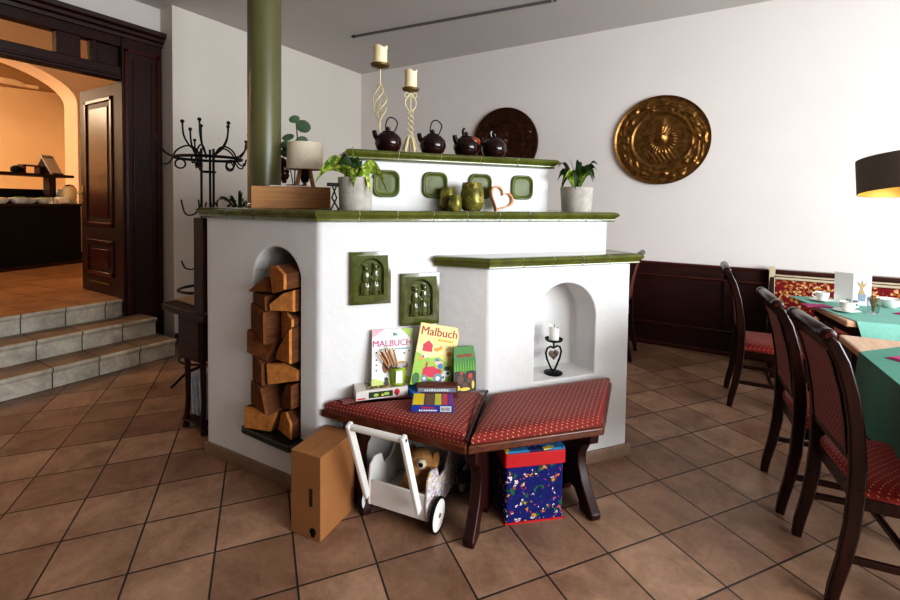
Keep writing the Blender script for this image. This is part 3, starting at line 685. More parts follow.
def heart(k, n=44):
    out = []
    for i in range(n):
        a_ = 2*PI*i/n; out.append((k*16*math.sin(a_)**3, k*(13*math.cos(a_)-5*math.cos(2*a_)-2*math.cos(3*a_)-math.cos(4*a_))))
    return out
hp = heart(.0051)
rg = []
for k, y in ((1.0, .014), (1.0, -.014), (.85, -.014), (.85, .014)): rg.append([(x*k, y, .077+z*k) for x, z in hp])
MB().loft(rg+[rg[0]], caps=False).build('heart_frame', 'rattan', t)
MB().loft([[(x*.85, .008, .077+z*.85) for x, z in hp], [(x*.85, .012, .077+z*.85) for x, z in hp]]).build('heart_back', 'wax_white', t)

# ---- kettles and candle stands on the upper tier
def kettle(label, s, n, rz, k=1.0, spout=0, glaze='brownglaze', bail=True, amber=False):
    t = thing('ceramic_kettle', label, 'kettle', tuple(W(s, n, ZT)), SA+rz, 'dark glazed kettles on top of the stove')
    MB().lathe([(.045*k, 0), (.066*k, .018*k), (.077*k, .05*k), (.072*k, .082*k), (.05*k, .107*k), (.036*k, .112*k)], 32).build('body', glaze, t)
    l_ = MB().lathe([(.038*k, .111*k), (.034*k, .119*k), (.012*k, .125*k)], 20).build('lid', glaze, t)
    MB().lathe([(.009*k, .123*k), (.012*k, .132*k), (.013*k, .142*k), (.004*k, .148*k)], 12).build('knob', glaze, l_)
    MB().tube([(-.055*k, 0, .07*k), (-.075*k, 0, .09*k), (-.082*k, 0, .12*k)], [.02*k, .014*k, .013*k], 12).build('spout', glaze, t)
    if bail:
        MB().tube(sm([(-.012*k, 0, .108*k), (-.016*k, 0, .15*k), (-.004*k, 0, .19*k), (.022*k, 0, .2*k), (.05*k, 0, .178*k), (.048*k, 0, .15*k), (.03*k, 0, .11*k)]), .0036, 8).build('bail_handle', 'iron', t)
    else:
        MB().tube([(-.02*k, 0, .11*k), (-.026*k, 0, .15*k), (-.015*k, 0, .165*k)], .008*k, 8).build('ear', glaze, t)
    if amber: MB().sphere((.028*k, -.012, .088*k), (.056*k, .056*k, .03*k), 18).build('amber_patch', 'amberglaze', t)  # flattened amber patch set on the kettle shoulder
    return t
kettle('dark glazed kettle with wire handle, leftmost on the stove top', .398, -.29, 0, .98)
kettle('dark glazed kettle with wire handle, right of the shorter candle stand', .66, -.29, R(-6), 1.0)
kettle('dark kettle with an amber patch and raised spout, third from left', .875, -.3, R(10), 1.02, bail=False, amber=True)
kettle('dark handleless kettle at the right end of the row, before the copper plate', 1.05, -.28, R(-12), 1.0, bail=False)
def candle(label, loc, r_, h, mat, rz=0):
    t = thing('pillar_candle', label, 'candle', loc)
    n = 24; top = [(r_*1.06*math.cos(2*PI*j/n), r_*1.06*math.sin(2*PI*j/n), h+.006*math.sin(3*2*PI*j/n)+.004*math.sin(5*2*PI*j/n)) for j in range(n)]
    inn = [(p[0]*.8, p[1]*.8, h-.006) for p in top]
    MB().loft([[(r_*math.cos(2*PI*j/n), r_*math.sin(2*PI*j/n), 0) for j in range(n)], [(r_*math.cos(2*PI*j/n), r_*math.sin(2*PI*j/n), h*.85) for j in range(n)], top, inn]).build('wax', mat, t)
    MB().tube([(0, 0, h-.008), (.002, 0, h+.012)], .0018, 6).build('wick', 'black', t)
def dishplate(t, z, r_): MB().lathe([(.012, z-.014), (.02, z-.01), (r_*.92, z-.003), (r_, z+.008), (r_*.97, z+.008), (r_*.9, z), (.008, z)], 24).build('drip_plate', 'brassy', t)
def spiral(b, z0, z1, rmax, strands, turns, rr=.0035, ph=0):
    for k in range(strands):
        b.tube([(rmax*math.sin(PI*i/24)*math.cos(turns*2*PI*i/24+2*PI*k/strands+ph), rmax*math.sin(PI*i/24)*math.sin(turns*2*PI*i/24+2*PI*k/strands+ph), z0+(z1-z0)*i/24) for i in range(25)], rr, 6)
t = thing('candle_stand', 'tall cream wrought iron candle stand with open twisted cage, left of the pair', 'candle holder', tuple(W(.374, -.41, ZT)), SA)
MB().tube([(0, 0, .01), (0, 0, .19)], .0045, 8).build('stem', 'cream_iron', t); MB().tube([(0, 0, .4), (0, 0, .49)], .0045, 8).build('stem', 'cream_iron', t)
b = MB(); spiral(b, .19, .41, .042, 4, .75); spiral(b, .15, .31, .02, 2, .8, .003); b.build('twisted_cage', 'cream_iron', t)
MB().lathe([(.055, 0), (.055, .004), (.01, .014)], 20).build('foot', 'cream_iron', t); dishplate(t, .51, .056)
candle('cream pillar candle on the tall left candle stand', tuple(W(.374, -.41, ZT+.511)), .04, .105, 'wax')
t = thing('candle_stand', 'shorter cream iron candle stand with bow and plaited stem between two kettles', 'candle holder', tuple(W(.53, -.31, ZT)), SA)
b = MB()
for k in range(2): b.tube([(.016*math.sin(i*PI/4+k*PI), .016*math.cos(i*PI/4+k*PI)*.6, .09+.16*i/20) for i in range(21)], .004, 6)
b.build('plaited_stem', 'cream_iron', t)
b = MB()
for a_ in range(5):
    q = 2*PI*a_/5; b.tube([(0, 0, .11), (.02*math.cos(q), .02*math.sin(q), .085), (.04*math.cos(q), .04*math.sin(q), .03), (.045*math.cos(q), .045*math.sin(q), 0)], [.004, .007, .01, .006], 7)
b.build('leaf_foot', 'cream_iron', t)
b = MB()
for sx in (-1, 1):
    b.tube([(0, 0, .235), (.03*sx, 0, .27), (.032*sx, 0, .3), (.012*sx, 0, .335), (0, 0, .345)], .004, 7)
    b.tube([(sx*(.022+.014*math.cos(i*PI/6)), 0, .335+.014*math.sin(i*PI/6)) for i in range(13)], .0035, 6)
b.build('bow', 'cream_iron', t); MB().tube([(0, 0, .24), (0, 0, .35)], .004, 7).build('stem', 'cream_iron', t); dishplate(t, .365, .05)
candle('cream pillar candle on the shorter right candle stand', tuple(W(.53, -.31, ZT+.366)), .035, .105, 'wax')

# ---- heart candle holder in the wall niche
t = thing('heart_candle_holder', 'black iron heart candle holder standing in the white arched niche', 'candle holder', tuple(W(1.25, .1, .503)), SA)
MB().lathe([(.05, 0), (.051, .006), (.04, .011), (.008, .014)], 28).build('foot', 'iron', t)
b = MB()
for sx in (-1, 1): b.tube([(.004*sx, 0, .012), (.018*sx, 0, .035), (.042*sx, 0, .085), (.05*sx, 0, .12), (.04*sx, 0, .145), (.02*sx, 0, .152), (.0, 0, .142)], .0055, 8)
b.build('heart_loop', 'iron', t)
hb = MB().loft([[(x, -.004, .105+z) for x, z in heart(.0019)], [(x*.6, -.01, .105+z*.6) for x, z in heart(.0019)], [(x*.6, .01, .105+z*.6) for x, z in heart(.0019)], [(x, .004, .105+z) for x, z in heart(.0019)]])
hb.build('filigree_heart', plain('antique_pewter', srgb(116, 104, 92), .5, .4, var=.6, scale=90), t)
MB().tube([(0, 0, .142), (0, 0, .178)], .005, 8).build('stem', 'iron', t)
MB().lathe([(.006, .176), (.03, .178), (.046, .184), (.05, .195), (.047, .195), (.043, .187), (.01, .182)], 26).build('drip_plate', 'iron', t)
candle('white candle on the iron heart holder in the niche', tuple(W(1.25, .1, .503+.184)), .028, .078, 'wax_white')

# ------------------------------------------------------------------ corner bench
bench = thing('corner_bench', 'angled corner bench with red gold dotted cushions and dark wood trestles', 'bench', tuple(SB), SA)
Lp = [(.012, -.012), (.536, -.555), (.80, -.17), (.60, -.006), (.10, -.006)]
Rp = [(.542, -.556), (1.18, -.61), (1.575, -.195), (.818, -.188)]
def inset(poly, d_):
    k = len(poly); out = []
    for i in range(k):
        p = Vector(poly[i]); a_ = (p-Vector(poly[i-1])).normalized(); b_ = (Vector(poly[(i+1) % k])-p).normalized()
        n0 = Vector((-a_.y, a_.x)); n1 = Vector((-b_.y, b_.x)); m_ = n0+n1; m_ = m_/max(.3, m_.dot(n0)); q = p+m_*d_; out.append((q.x, q.y))
    return out
def ccw(p): 
    ar_ = sum(p[i-1][0]*p[i][1]-p[i][0]*p[i-1][1] for i in range(len(p))); return p if ar_ > 0 else p[::-1]
Lp, Rp = ccw(Lp), ccw(Rp)
MB().prism(Lp, .41, .448).prism(Rp, .41, .448).build('seat_frame', 'bench_rail', bench, bevel=.008, segs=3)
MB().prism(inset(Lp, .1), .385, .411).build('apron', 'dark', bench); MB().prism(inset(Rp, .1), .385, .411).build('apron', 'dark', bench)
for q in (Lp, Rp):
    rg = []
    for d_, z in ((.012, .448), (.008, .462), (.012, .478), (.028, .49), (.06, .497), (.11, .5)): rg.append([(x, y, z) for x, y in inset(q, d_)])
    MB().loft(rg).build('cushion', 'red_bench', bench, angle=50)
MB().tube([(Vector((.538, -.556, .47)))+(Vector((.806, -.184, .495))-Vector((.538, -.556, .47)))*i/6+Vector((0, 0, .012*math.sin(PI*i/6))) for i in range(7)], .007, 8).build('seam_piping', 'dark', bench)
def trestle(p0, p1):
    """scroll-cut trestle panel; p0 back, p1 front in plan"""
    a_ = Vector(p0); b_ = Vector(p1); ln = (b_-a_).length; ang = math.atan2((b_-a_).y, (b_-a_).x)
    prof = [(ln*.04, .0), (ln*.34, 0), (ln*.36, .03), (ln*.52, .07), (ln*.66, .07), (ln*.78, .03), (ln*.80, 0), (ln*1.1, 0), (ln*1.12, .03), (ln*1.0, .07), (ln*.84, .13), (ln*.74, .2), (ln*.73, .25), (ln*.84, .31), (ln*1.02, .345), (ln*1.04, .41),
            (ln*-.03, .41), (ln*-.03, .35), (ln*.08, .3), (ln*.14, .22), (ln*.12, .13), (ln*.02, .05)]
    mt = Matrix.Translation((a_.x, a_.y, 0)) @ Matrix.Rotation(ang, 4, 'Z') @ Matrix(((1, 0, 0, 0), (0, 0, -1, .025), (0, 1, 0, 0), (0, 0, 0, 1)))
    MB().prism(prof, 0, .05, mat=mt).build('trestle_leg', 'dark_v', bench, bevel=.007, segs=3)
trestle((.78, -.27), (.58, -.51)); trestle((1.2, -.22), (1.175, -.545)); trestle((.16, -.03), (.2, -.17))
MB().box(.6, 1.2, -.3, -.27, .12, .17).build('stretcher', 'dark', bench, bevel=.004)

# ---- things lying on the bench
ZB = .5005
def bplace(s, n, rz=0, z=ZB, tilt=0, roll=0): return tuple(W(s, n, z)), (R(tilt), R(roll), SA+R(rz))
def cover(parent, name, shapes):
    """flat printed shapes lying on a cover at y = -d: (kind, colour, data)"""
    for nm, colr, polys, d_ in shapes:
        b = MB()
        for q in polys: b.prism(q, 0, .0006, mat=XZ(-d_))
        b.build(nm, colr, parent, smooth=False)
def disc(x, z, rx, rz=None, n=18): rz = rz or rx; return [(x+rx*math.cos(2*PI*i/n), z+rz*math.sin(2*PI*i/n)) for i in range(n)]
def rect(x0, x1, z0, z1): return [(x0, z0), (x1, z0), (x1, z1), (x0, z1)]
def book(name, label, s, n, rz, tilt, roll, w_, h_, th, mat, pages='paper', z=ZB):
    loc, rot = bplace(s, n, rz, z, tilt, roll)
    t = thing(name, label, 'book', loc, rot=rot)
    MB().box(-w_/2, w_/2, 0, .0018, 0, h_).box(-w_/2, w_/2, th-.0018, th, 0, h_).box(-w_/2, -w_/2+.002, 0, th, 0, h_).build('cover', mat, t)
    MB().box(-w_/2+.002, w_/2-.002, .0018, th-.0018, .002, h_-.002).build('pages', pages, t)
    return t
def marks(name, mat, parent, x0, x1, y, z, h, seed):
    """a row of small illegible printed marks"""
    rnd = random.Random(seed); b = MB(); x = x0
    while x < x1:
        w_ = rnd.uniform(.5, .9)*h; b.box(x, min(x+w_, x1), y-.0005, y, z, z+h*rnd.uniform(.75, 1)); x += w_+h*.28
    return b.build(name, mat, parent, smooth=False)
# white colouring book
t = book('colouring_book', 'white colouring book titled MALBUCH in pink letters, left of the bench books', .345, .07, 0, -9, 2, .205, .31, .006, flat('cover_white', 236, 236, 232))
W_ = flat
cover(t, 'x', [
 ('corner_patch', W_('print_pink', 226, 170, 180), [[(-.1025, .31), (-.04, .31), (-.07, .29), (-.1025, .27)]], .0004),
 ('corner_patch', W_('print_lime', 170, 196, 90), [[(.1025, .31), (.04, .31), (.07, .285), (.1025, .25)]], .0004),
 ('meadow', W_('print_lightgreen', 196, 210, 120), [[(-.1025, 0), (.1025, 0), (.1025, .07), (.03, .09), (-.04, .06), (-.1025, .08)]], .0004),
 ('hedgehog', W_('print_orange', 226, 150, 50), [disc(.045, .125, .035, .028), disc(.02, .11, .015, .01)], .0012),
 ('squirrel', W_('print_brown', 150, 96, 60), [disc(-.035, .13, .016, .03), disc(-.035, .165, .012)], .0012),
 ('mouse', W_('print_grey', 70, 70, 74), [disc(-.03, .045, .014, .02), disc(-.03, .07, .01), disc(-.06, .03, .01, .014)], .0012),
 ('dot', W_('print_darkgrey', 60, 60, 66), [disc(-.08, .2, .004), disc(-.08, .165, .004), disc(-.08, .14, .004), disc(-.08, .115, .004), disc(.06, .19, .004), disc(.085, .2, .004), disc(0.01, .185, .004)], .0012),
 ('flower', W_('print_rose', 210, 90, 120), [disc(-.03, .205, .006), disc(-.02, .2, .005)], .0012),
 ('tree_mark', W_('print_green', 90, 150, 110), [disc(.008, .285, .007, .009), disc(.018, .283, .005, .007)], .0012)])
text('MALBUCH', .043, W_('ink_magenta', 196, 60, 120), t, 'title', (0, -.0022, .228))
marks('subtitle', W_('ink_teal', 120, 170, 180), t, -.06, .085, -.002, .21, .008, 1)
# farm colouring book, tipped to the right
t = book('colouring_book', 'farm colouring book titled Malbuch with a red tractor, tilted to the right', .527, .115, 0, -8, 13, .215, .30, .007, flat('cover_cream', 244, 226, 160), z=ZB+.028)
cover(t, 'x', [
 ('sky', W_('print_peach', 246, 214, 140), [rect(-.1075, .1075, .2, .3)], .0004),
 ('meadow', W_('print_grass', 150, 190, 70), [[(-.1075, 0), (.1075, 0), (.1075, .12), (.04, .15), (-.03, .135), (-.1075, .16)]], .0004),
 ('path', W_('print_sand', 226, 214, 130), [[(-.03, .14), (.02, .145), (.1075, .1), (.1075, .13), (.05, .16)]], .0008),
 ('barn', W_('print_red', 196, 40, 60), [rect(-.075, -.025, .165, .195), [(-.08, .195), (-.02, .195), (-.05, .22)]], .0012),
 ('tractor_body', W_('print_crimson', 200, 36, 70), [[(-.055, .045), (.04, .045), (.045, .085), (.01, .09), (0, .1), (-.055, .085)], rect(-.045, -.035, .085, .115)], .0014),
 ('wheel', W_('print_bluegrey', 120, 136, 150), [disc(.03, .042, .025)], .0018), ('wheel', W_('print_bluegrey', 120, 136, 150), [disc(-.042, .036, .017)], .0018),
 ('wheel_hub', W_('print_pale', 226, 230, 236), [disc(.03, .042, .011), disc(-.042, .036, .007)], .0024),
 ('driver', W_('print_skin', 224, 190, 170), [disc(.012, .118, .012), disc(.035, .115, .011)], .0014),
 ('cap', W_('print_blue', 70, 110, 190), [disc(.012, .13, .012, .006), disc(.035, .102, .012, .014)], .0018),
 ('hen', W_('print_orange', 226, 150, 50), [disc(-.075, .13, .012), disc(.0, .18, .016, .01), disc(.02, .19, .01), disc(.07, .165, .014, .01)], .0014),
 ('cow', W_('print_white', 240, 240, 240), [disc(.075, .07, .022, .014), disc(.055, .045, .016, .02)], .0014), ('calf', W_('print_white', 240, 240, 240), [disc(-.06, .14, .011, .009)], .0014),
 ('cow_patch', W_('print_darkgrey', 60, 60, 66), [disc(.08, .072, .009, .007), disc(.058, .05, .006), disc(-.064, .14, .005), disc(.07, .095, .016, .01)], .0018),
 ('bush', W_('print_darkgreen', 60, 110, 50), [disc(-.085, .03, .02, .03), disc(-.02, .02, .03, .015), disc(.1, .14, .008, .014)], .001)])
text('Malbuch', .060, W_('ink_darkred', 150, 22, 40), t, 'title', (0, -.003, .245))
marks('subtitle', W_('ink_gold', 230, 180, 60), t, 0, .085, -.003, .222, .012, 2)
# dark blue one behind, green one to the right
t = book('picture_book', 'dark blue book edge showing behind the tilted farm colouring book', .60, .088, 0, -9, 4, .16, .29, .006, flat('cover_navy', 34, 44, 96))
cover(t, 'x', [('star', W_('print_yellow', 230, 200, 70), [disc(.04, .22, .01), disc(-.03, .14, .012)], .0008)])
t = book('picture_book', 'small green picture book with grass and brown shapes, right of the farm book', .692, .165, 4, -8, 3, .125, .22, .006, flat('cover_green', 60, 120, 40))
cover(t, 'x', [
 ('soil', W_('print_soil', 40, 34, 24), [[(-.0625, 0), (.0625, 0), (.0625, .09), (.03, .11), (.0, .085), (-.03, .11), (-.0625, .095)]], .0004),
 ('grass', W_('print_grass2', 96, 160, 50), [[(x, .10), (x+.012, .10), (x+.003, .16)] for x in (-.06, -.045, -.03, -.015, 0, .015, .03, .045)], .0008),
 ('animal', W_('print_umber', 96, 60, 40), [disc(-.025, .06, .018, .022), disc(.03, .055, .02, .016), disc(.0, .03, .016)], .0012),
 ('flower', W_('print_redflower', 200, 50, 40), [disc(.03, .075, .012), disc(-.02, .09, .008)], .0016),
 ('leaf_litter', W_('print_yellow', 230, 200, 70), [disc(.0, .012, .03, .008), disc(-.04, .02, .014, .012), disc(.045, .03, .008, .02)], .0016)])
marks('title', W_('ink_brickred', 150, 50, 24), t, -.042, .045, -.003, .168, .016, 3)
# puzzle box with a window
loc, rot = bplace(.29, .065, -3)
t = thing('puzzle_box', 'flat white toy box with a clear window at the left of the bench', 'box', loc, rot=rot)
MB().box(-.125, .125, -.045, .06, 0, .045).build('carton', 'offwhite', t, bevel=.002)
MB().box(-.075, .115, -.03, .045, .0452, .046).build('window_picture', floral('toy_picture', srgb(120, 110, 84), [srgb(80, 90, 50), srgb(190, 130, 60), srgb(226, 220, 200)], 40, .4), t)
cover(t, 'x', [('front_print', W_('print_forest', 40, 56, 30), [rect(-.065, .05, .008, .036)], .0455), ('heart_badge', W_('print_red', 196, 40, 60), [disc(.07, .026, .014), [(.057, .02), (.083, .02), (.07, .004)]], .0455), ('logo_strip', W_('print_red', 196, 40, 60), [rect(-.118, -.08, .005, .012)], .0455), ('leaf_mark', W_('print_lime', 170, 196, 90), [disc(-.03, .02, .012, .008)], .0462), ('leaf_mark', W_('print_lime', 170, 196, 90), [disc(.02, .022, .014, .008)], .0462), ('eye_mark', W_('print_yellow', 230, 200, 70), [disc(0, .018, .006)], .0466)])
loc, rot = bplace(.462, .115, 4)
t = thing('card_box', 'small bright blue box right of the pencil cup', 'box', loc, rot=rot)
MB().box(-.045, .045, -.05, .05, 0, .03).build('carton', flat('print_skyblue', 40, 110, 190), t, bevel=.002)
MB().box(-.04, .01, -.0506, -.05, .006, .022).build('front_print', 'paper', t)
# pencil cup on the blue box
loc, rot = bplace(.372, .062, 0, ZB+.047)
t = thing('pencil_cup', 'green and white cup leaning over, holding coloured pencils', 'cup', loc, rot=rot)
MB().lathe([(.034, 0), (.042, .085), (.048, .09), (.048, .093), (.04, .09), (.032, .006), (.005, .004)], 26).build('cup', flat('cup_green', 150, 180, 40), t)
MB().lathe([(.0475, .086), (.053, .09), (.0525, .096), (.047, .097)], 26).build('rim', 'steel', t)
MB().box(-.018, .014, -.0445, -.036, .015, .075).build('label', 'paper', t)
for i in range(7):
    a_ = i*.9; bx, by = .004*i-.006, .012*math.sin(a_*2)
    loc2 = Vector(loc)+Matrix.Rotation(SA, 3, 'Z') @ Vector((bx, by, .012))
    p = thing('pencil', 'natural wood pencil leaning left in the green cup on the bench', 'pencil', tuple(loc2), group='pencils in the green cup', rot=(R(random.uniform(-4, 4)), R(-30+2.6*i), SA))
    MB().tube([(0, 0, 0), (0, 0, .165)], .0048, 6).build('shaft', ['oak', flat('pencil_red', 150, 60, 44), 'wax'][i % 3], p); MB().tube([(0, 0, .165), (0, 0, .185)], [.0046, .0006], 6).build('tip', 'wax', p)
# brown long box and the blue-yellow crayon box
loc, rot = bplace(.545, .165, -20)
t = thing('wooden_game_box', 'long brown game box with a grey lettered strip behind the crayon box', 'box', loc, rot=rot)
MB().box(-.1, .1, -.03, .03, 0, .058).build('carton', flat('box_brown', 92, 44, 34), t, bevel=.003)
MB().box(-.092, .092, -.031, -.03, .03, .05).build('strip', flat('print_steel', 130, 136, 150), t)
marks('lettering', 'paper', t, -.06, .06, -.0312, .034, .012, 4)
loc, rot = bplace(.49, .262, -20)
t = thing('crayon_box', 'flat blue and yellow crayon box at the front of the bench', 'box', loc, rot=rot)
MB().box(-.095, .095, -.07, .06, 0, .032).build('carton', flat('print_cobalt', 36, 60, 150), t, bevel=.002)
b = [('panel', 'print_yellow2', (236, 206, 40), -.09, -.04), ('panel', 'print_brownstamp', (110, 84, 60), -.035, .005), ('panel', 'print_lemon', (210, 206, 60), .01, .04), ('panel', 'print_rose2', (210, 70, 80), .045, .068), ('panel', 'print_violet', (130, 60, 150), .072, .094)]
for nm, mn, cc, x0, x1 in b: MB().box(x0, x1, -.064, .055, .0322, .033).build(nm, flat(mn, *cc), t)
MB().box(.035, .085, -.0706, -.07, .004, .028).build('barcode_label', 'paper', t)
for i in range(8): MB().box(.039+i*.0055, .039+i*.0055+.0025, -.0712, -.0706, .008, .024).build('barcode_bar', 'black', t)
marks('lettering', W_('ink_red2', 210, 50, 60), t, -.05, .01, -.0708, .018, .009, 5); marks('lettering', 'paper', t, -.06, .02, -.0708, .006, .008, 6)

# ------------------------------------------------------------------ on the floor before the stove
t = thing('cardboard_box', 'tall closed brown cardboard box on the floor by the bench end', 'box', (-1.50, 1.318, 0), R(8))
MB().box(-.08, .08, 0, .245, 0, .362).build('carton', 'cardboard', t, bevel=.003)
MB().box(-.08, -.001, .0, .245, .362, .3645).box(.001, .08, 0, .245, .362, .3645).build('flap', 'card_top', t)
MB().prism(fillet(rect(.022, .038, .14, .22), .008), 0, .0012, mat=XZ(-.0002)).build('hand_hole', flat('hole_brown', 50, 30, 18), t)
MB().prism(disc(.04, .035, .016), 0, .001, mat=XZ(-.0002)).box(.03, .05, -.0012, -.0002, .012, .022).build('printed_mark', 'black', t)

cart = thing('doll_cart', 'white wooden toy doll pram with push handle under the bench', 'toy cart', (-1.215, 1.605, 0), R(8))
def side(sx):
    prof = fillet([(-.03, .055), (.36, .055), (.37, .2), (.35, .345), (.31, .345), (.24, .28), (.17, .19), (.10, .19), (.075, .25), (.02, .265), (-.02, .24), (-.03, .15)], .02)
    mt = Matrix(((0, 0, 1, sx*.145-.006), (1, 0, 0, 0), (0, 1, 0, 0), (0, 0, 0, 1)))
    return MB().prism(prof, 0, .012, mat=mt).build('side_panel', ['white', 'cart_print'][sx > 0], cart, bevel=.003)
side(-1); side(1)
MB().box(-.139, .139, -.025, -.013, .06, .175).build('end_panel', 'white', cart, bevel=.003)
MB().box(-.139, .139, .345, .357, .06, .33).build('head_panel', 'white', cart, bevel=.003)
MB().box(-.139, .139, -.013, .345, .06, .07).build('bottom_panel', 'offwhite', cart)
for sx in (-1, 1):
    mt = Matrix.Translation((sx*.128, -.045, .07)) @ Matrix.Rotation(R(20), 4, 'X')
    MB().box(-.01, .01, -.017, .017, .06, .475, mat=mt).build('handle_arm', 'white', cart, bevel=.005)
hp_ = Matrix.Translation((0, -.045, .07)) @ Matrix.Rotation(R(20), 4, 'X') @ Vector((0, 0, .46))
MB().tube([(-.138, hp_.y, hp_.z), (.138, hp_.y, hp_.z)], .014, 14).build('push_bar', 'white', cart)
MB().tube([(.132, hp_.y, hp_.z), (.141, hp_.y, hp_.z)], .006, 8).build('screw', 'steel', cart)
for y in (.02, .32):
    for sx in (-1, 1):
        mt = Matrix.Translation((sx*.178, y, .073)) @ Matrix.Rotation(PI/2, 4, 'Y')
        wdisc = MB().lathe([(.064, -.008), (.066, 0), (.064, .008), (.01, .009)], 32, mat=mt).build('wheel', 'white', cart)
        b = MB(); ring = []
        for i in range(33):
            a_ = 2*PI*i/32; ring.append([mt @ Vector(((.069+.0045*math.cos(q))*math.cos(a_), (.069+.0045*math.cos(q))*math.sin(a_), .01*math.sin(q))) for q in (0, PI/3, 2*PI/3, PI, 4*PI/3, 5*PI/3)])
        b.loft(ring, caps=False).build('tyre', 'black', wdisc)
        MB().lathe([(.01, -.012), (.01, .0125), (.004, .0145)], 12, mat=mt).build('hub_cap', 'steel', wdisc)
    MB().tube([(-.18, y, .073), (.18, y, .073)], .006, 8).build('axle', 'steel', cart)
# plush puppy lying in the cart
t = thing('plush_dog', 'honey coloured plush dog with dark eye patch lying in the doll pram', 'soft toy', (-1.2, 1.74, .072), R(8))
b = MB().sphere((.0, .03, .07), (.085, .11, .068), 18); 
b.sphere((.02, -.03, .17), (.062, .06, .06), 18).sphere((.02, -.085, .155), (.03, .035, .026), 14)
for sx in (-1, 1): b.sphere((.02+sx*.06, -.0, .175), (.018, .028, .045), 12).sphere((sx*.06, -.06, .035), (.026, .05, .026), 12).sphere((sx*.06, .11, .03), (.028, .05, .028), 12)
b.build('body', 'plush', t)
MB().sphere((.02, -.118, .163), (.012, .01, .009), 10).build('nose', 'black', t)
MB().sphere((.045, -.075, .185), (.024, .02, .026), 12).build('eye_patch', 'cream_plush', t)
MB().sphere((.05, -.09, .19), .011, 10).sphere((-.006, -.085, .19), .009, 10).build('eye', 'black', t)

t = thing('storage_cube', 'navy flower printed fabric storage cube with red lid band under the bench', 'storage box', (-.705, 1.937, 0), R(42))
MB().box(-.137, .137, -.004, .24, 0, .27).build('fabric_body', 'cube_print', t, bevel=.01)
MB().prism(fillet([(-.146, -.012), (.146, -.012), (.146, .25), (-.146, .25)], .015), .262, .325).build('lid_band', 'red_band', t, bevel=.004)
MB().prism(fillet([(-.144, -.01), (.144, -.01), (.144, .248), (-.144, .248)], .015), .325, .336).build('lid_top', 'cube_top', t, bevel=.004)
MB().box(-.139, .139, -.006, .242, 0, .008).build('bottom_piping', 'red_band', t)

# ------------------------------------------------------------------ behind the stove on the left
t = thing('coat_stand', 'black wrought iron coat stand with curled hooks behind the stove', 'coat stand', (-3.49, 2.09, 0))
b = MB()
for a_ in (15, 135, 255):
    q = R(a_); MB().tube([(.05*math.cos(q), .05*math.sin(q), .12), (.05*math.cos(q), .05*math.sin(q), 1.84)], .009, 8).build('pole', 'iron', t)
    MB().tube(sm([(.045*math.cos(q), .045*math.sin(q), .13), (.16*math.cos(q), .16*math.sin(q), .1), (.27*math.cos(q), .27*math.sin(q), .012)]), .011, 8).build('foot', 'iron', t)
ring = lambda r_, z: [(r_*math.cos(2*PI*i/36), r_*math.sin(2*PI*i/36), z) for i in range(37)]
for r_, z, rr in ((.24, 1.765, .011), (.05, 1.66, .007), (.21, .74, .011), (.21, .2, .008)): MB().tube(ring(r_, z), rr, 8).build('ring', 'iron', t)
for i in range(5):
    q = R(72*i+22); cq, sq = math.cos(q), math.sin(q); up3 = lambda pr: sm([(r_*cq, r_*sq, z) for r_, z in pr])
    MB().tube(up3([(.05, 1.77), (.09, 1.84), (.15, 1.855), (.21, 1.82), (.24, 1.77)]), .0065, 7).build('arch_scroll', 'iron', t)
    MB().tube([((.19+.035*math.cos(a*PI/6))*cq, (.19+.035*math.cos(a*PI/6))*sq, 1.715+.035*math.sin(a*PI/6)) for a in range(13)], .0065, 7).build('curl', 'iron', t)
    h = MB().tube(up3([(.04, 1.79), (.12, 1.85), (.165, 1.93), (.175, 2.03)]), .0065, 8).build('coat_hook', 'iron', t)
    MB().sphere((.175*cq, .175*sq, 2.04), .015, 10).build('knob', 'iron', h)
    h = MB().tube(up3([(.235, 1.77), (.28, 1.79), (.33, 1.85), (.345, 1.93)]), .0065, 8).build('coat_hook', 'iron', t)
    MB().sphere((.345*cq, .345*sq, 1.94), .013, 10).build('knob', 'iron', h)
    MB().tube(up3([(.24, 1.755), (.27, 1.715), (.31, 1.71), (.325, 1.755)]), .006, 7).build('lower_hook', 'iron', t)
for i in range(4):
    q = R(90*i+40)
    for pr in (((.045, .98), (.1, .9), (.17, .9), (.2, .96)), ((.05, 1.42), (.1, 1.33), (.17, 1.33), (.2, 1.44))):
        MB().tube(sm([(r_*math.cos(q), r_*math.sin(q), z) for r_, z in pr]), .006, 6).build('umbrella_hook', 'iron', t)

t = thing('magazine_stand', 'dark wooden stand with slanted top and newspaper rack beside the stove', 'stand', (-2.9, 1.6, 0))
for x in (.02, .19):
    for y in (-.02, .21):
        MB().tube([(x+(-.02 if x < .1 else .02), y, 0), (x, y, .08), (x+.012, y, .2), (x, y, .62)], [.022, .017, .015, .02], 10).build('leg', 'dark_v', t)
MB().box(-.02, .23, -.06, .25, .45, .75).build('apron', 'dark', t, bevel=.02)
mt = Matrix.Translation((.08, .08, .79)) @ Matrix.Rotation(R(3), 4, 'Y') @ Matrix.Rotation(R(4), 4, 'X')
MB().box(-.16, .28, -.2, .2, -.03, .012, mat=mt).build('slanted_top', 'dark', t, bevel=.004)
MB().box(-.01, .22, -.04, .23, .05, .06).build('lower_shelf', 'dark', t, bevel=.003)
MB().box(.268, .358, -.115, -.085, .79, 1.335).build('upright', 'dark_v', t, bevel=.004)
o = MB().box(-.14, .13, -.12, .17, .0125, .026, mat=mt).build('open_book', 'tan_cover', loc=(-2.9, 1.6, 0), bevel=.002); tag(o, 'open pale guest book on the slanted top of the magazine stand', 'book')
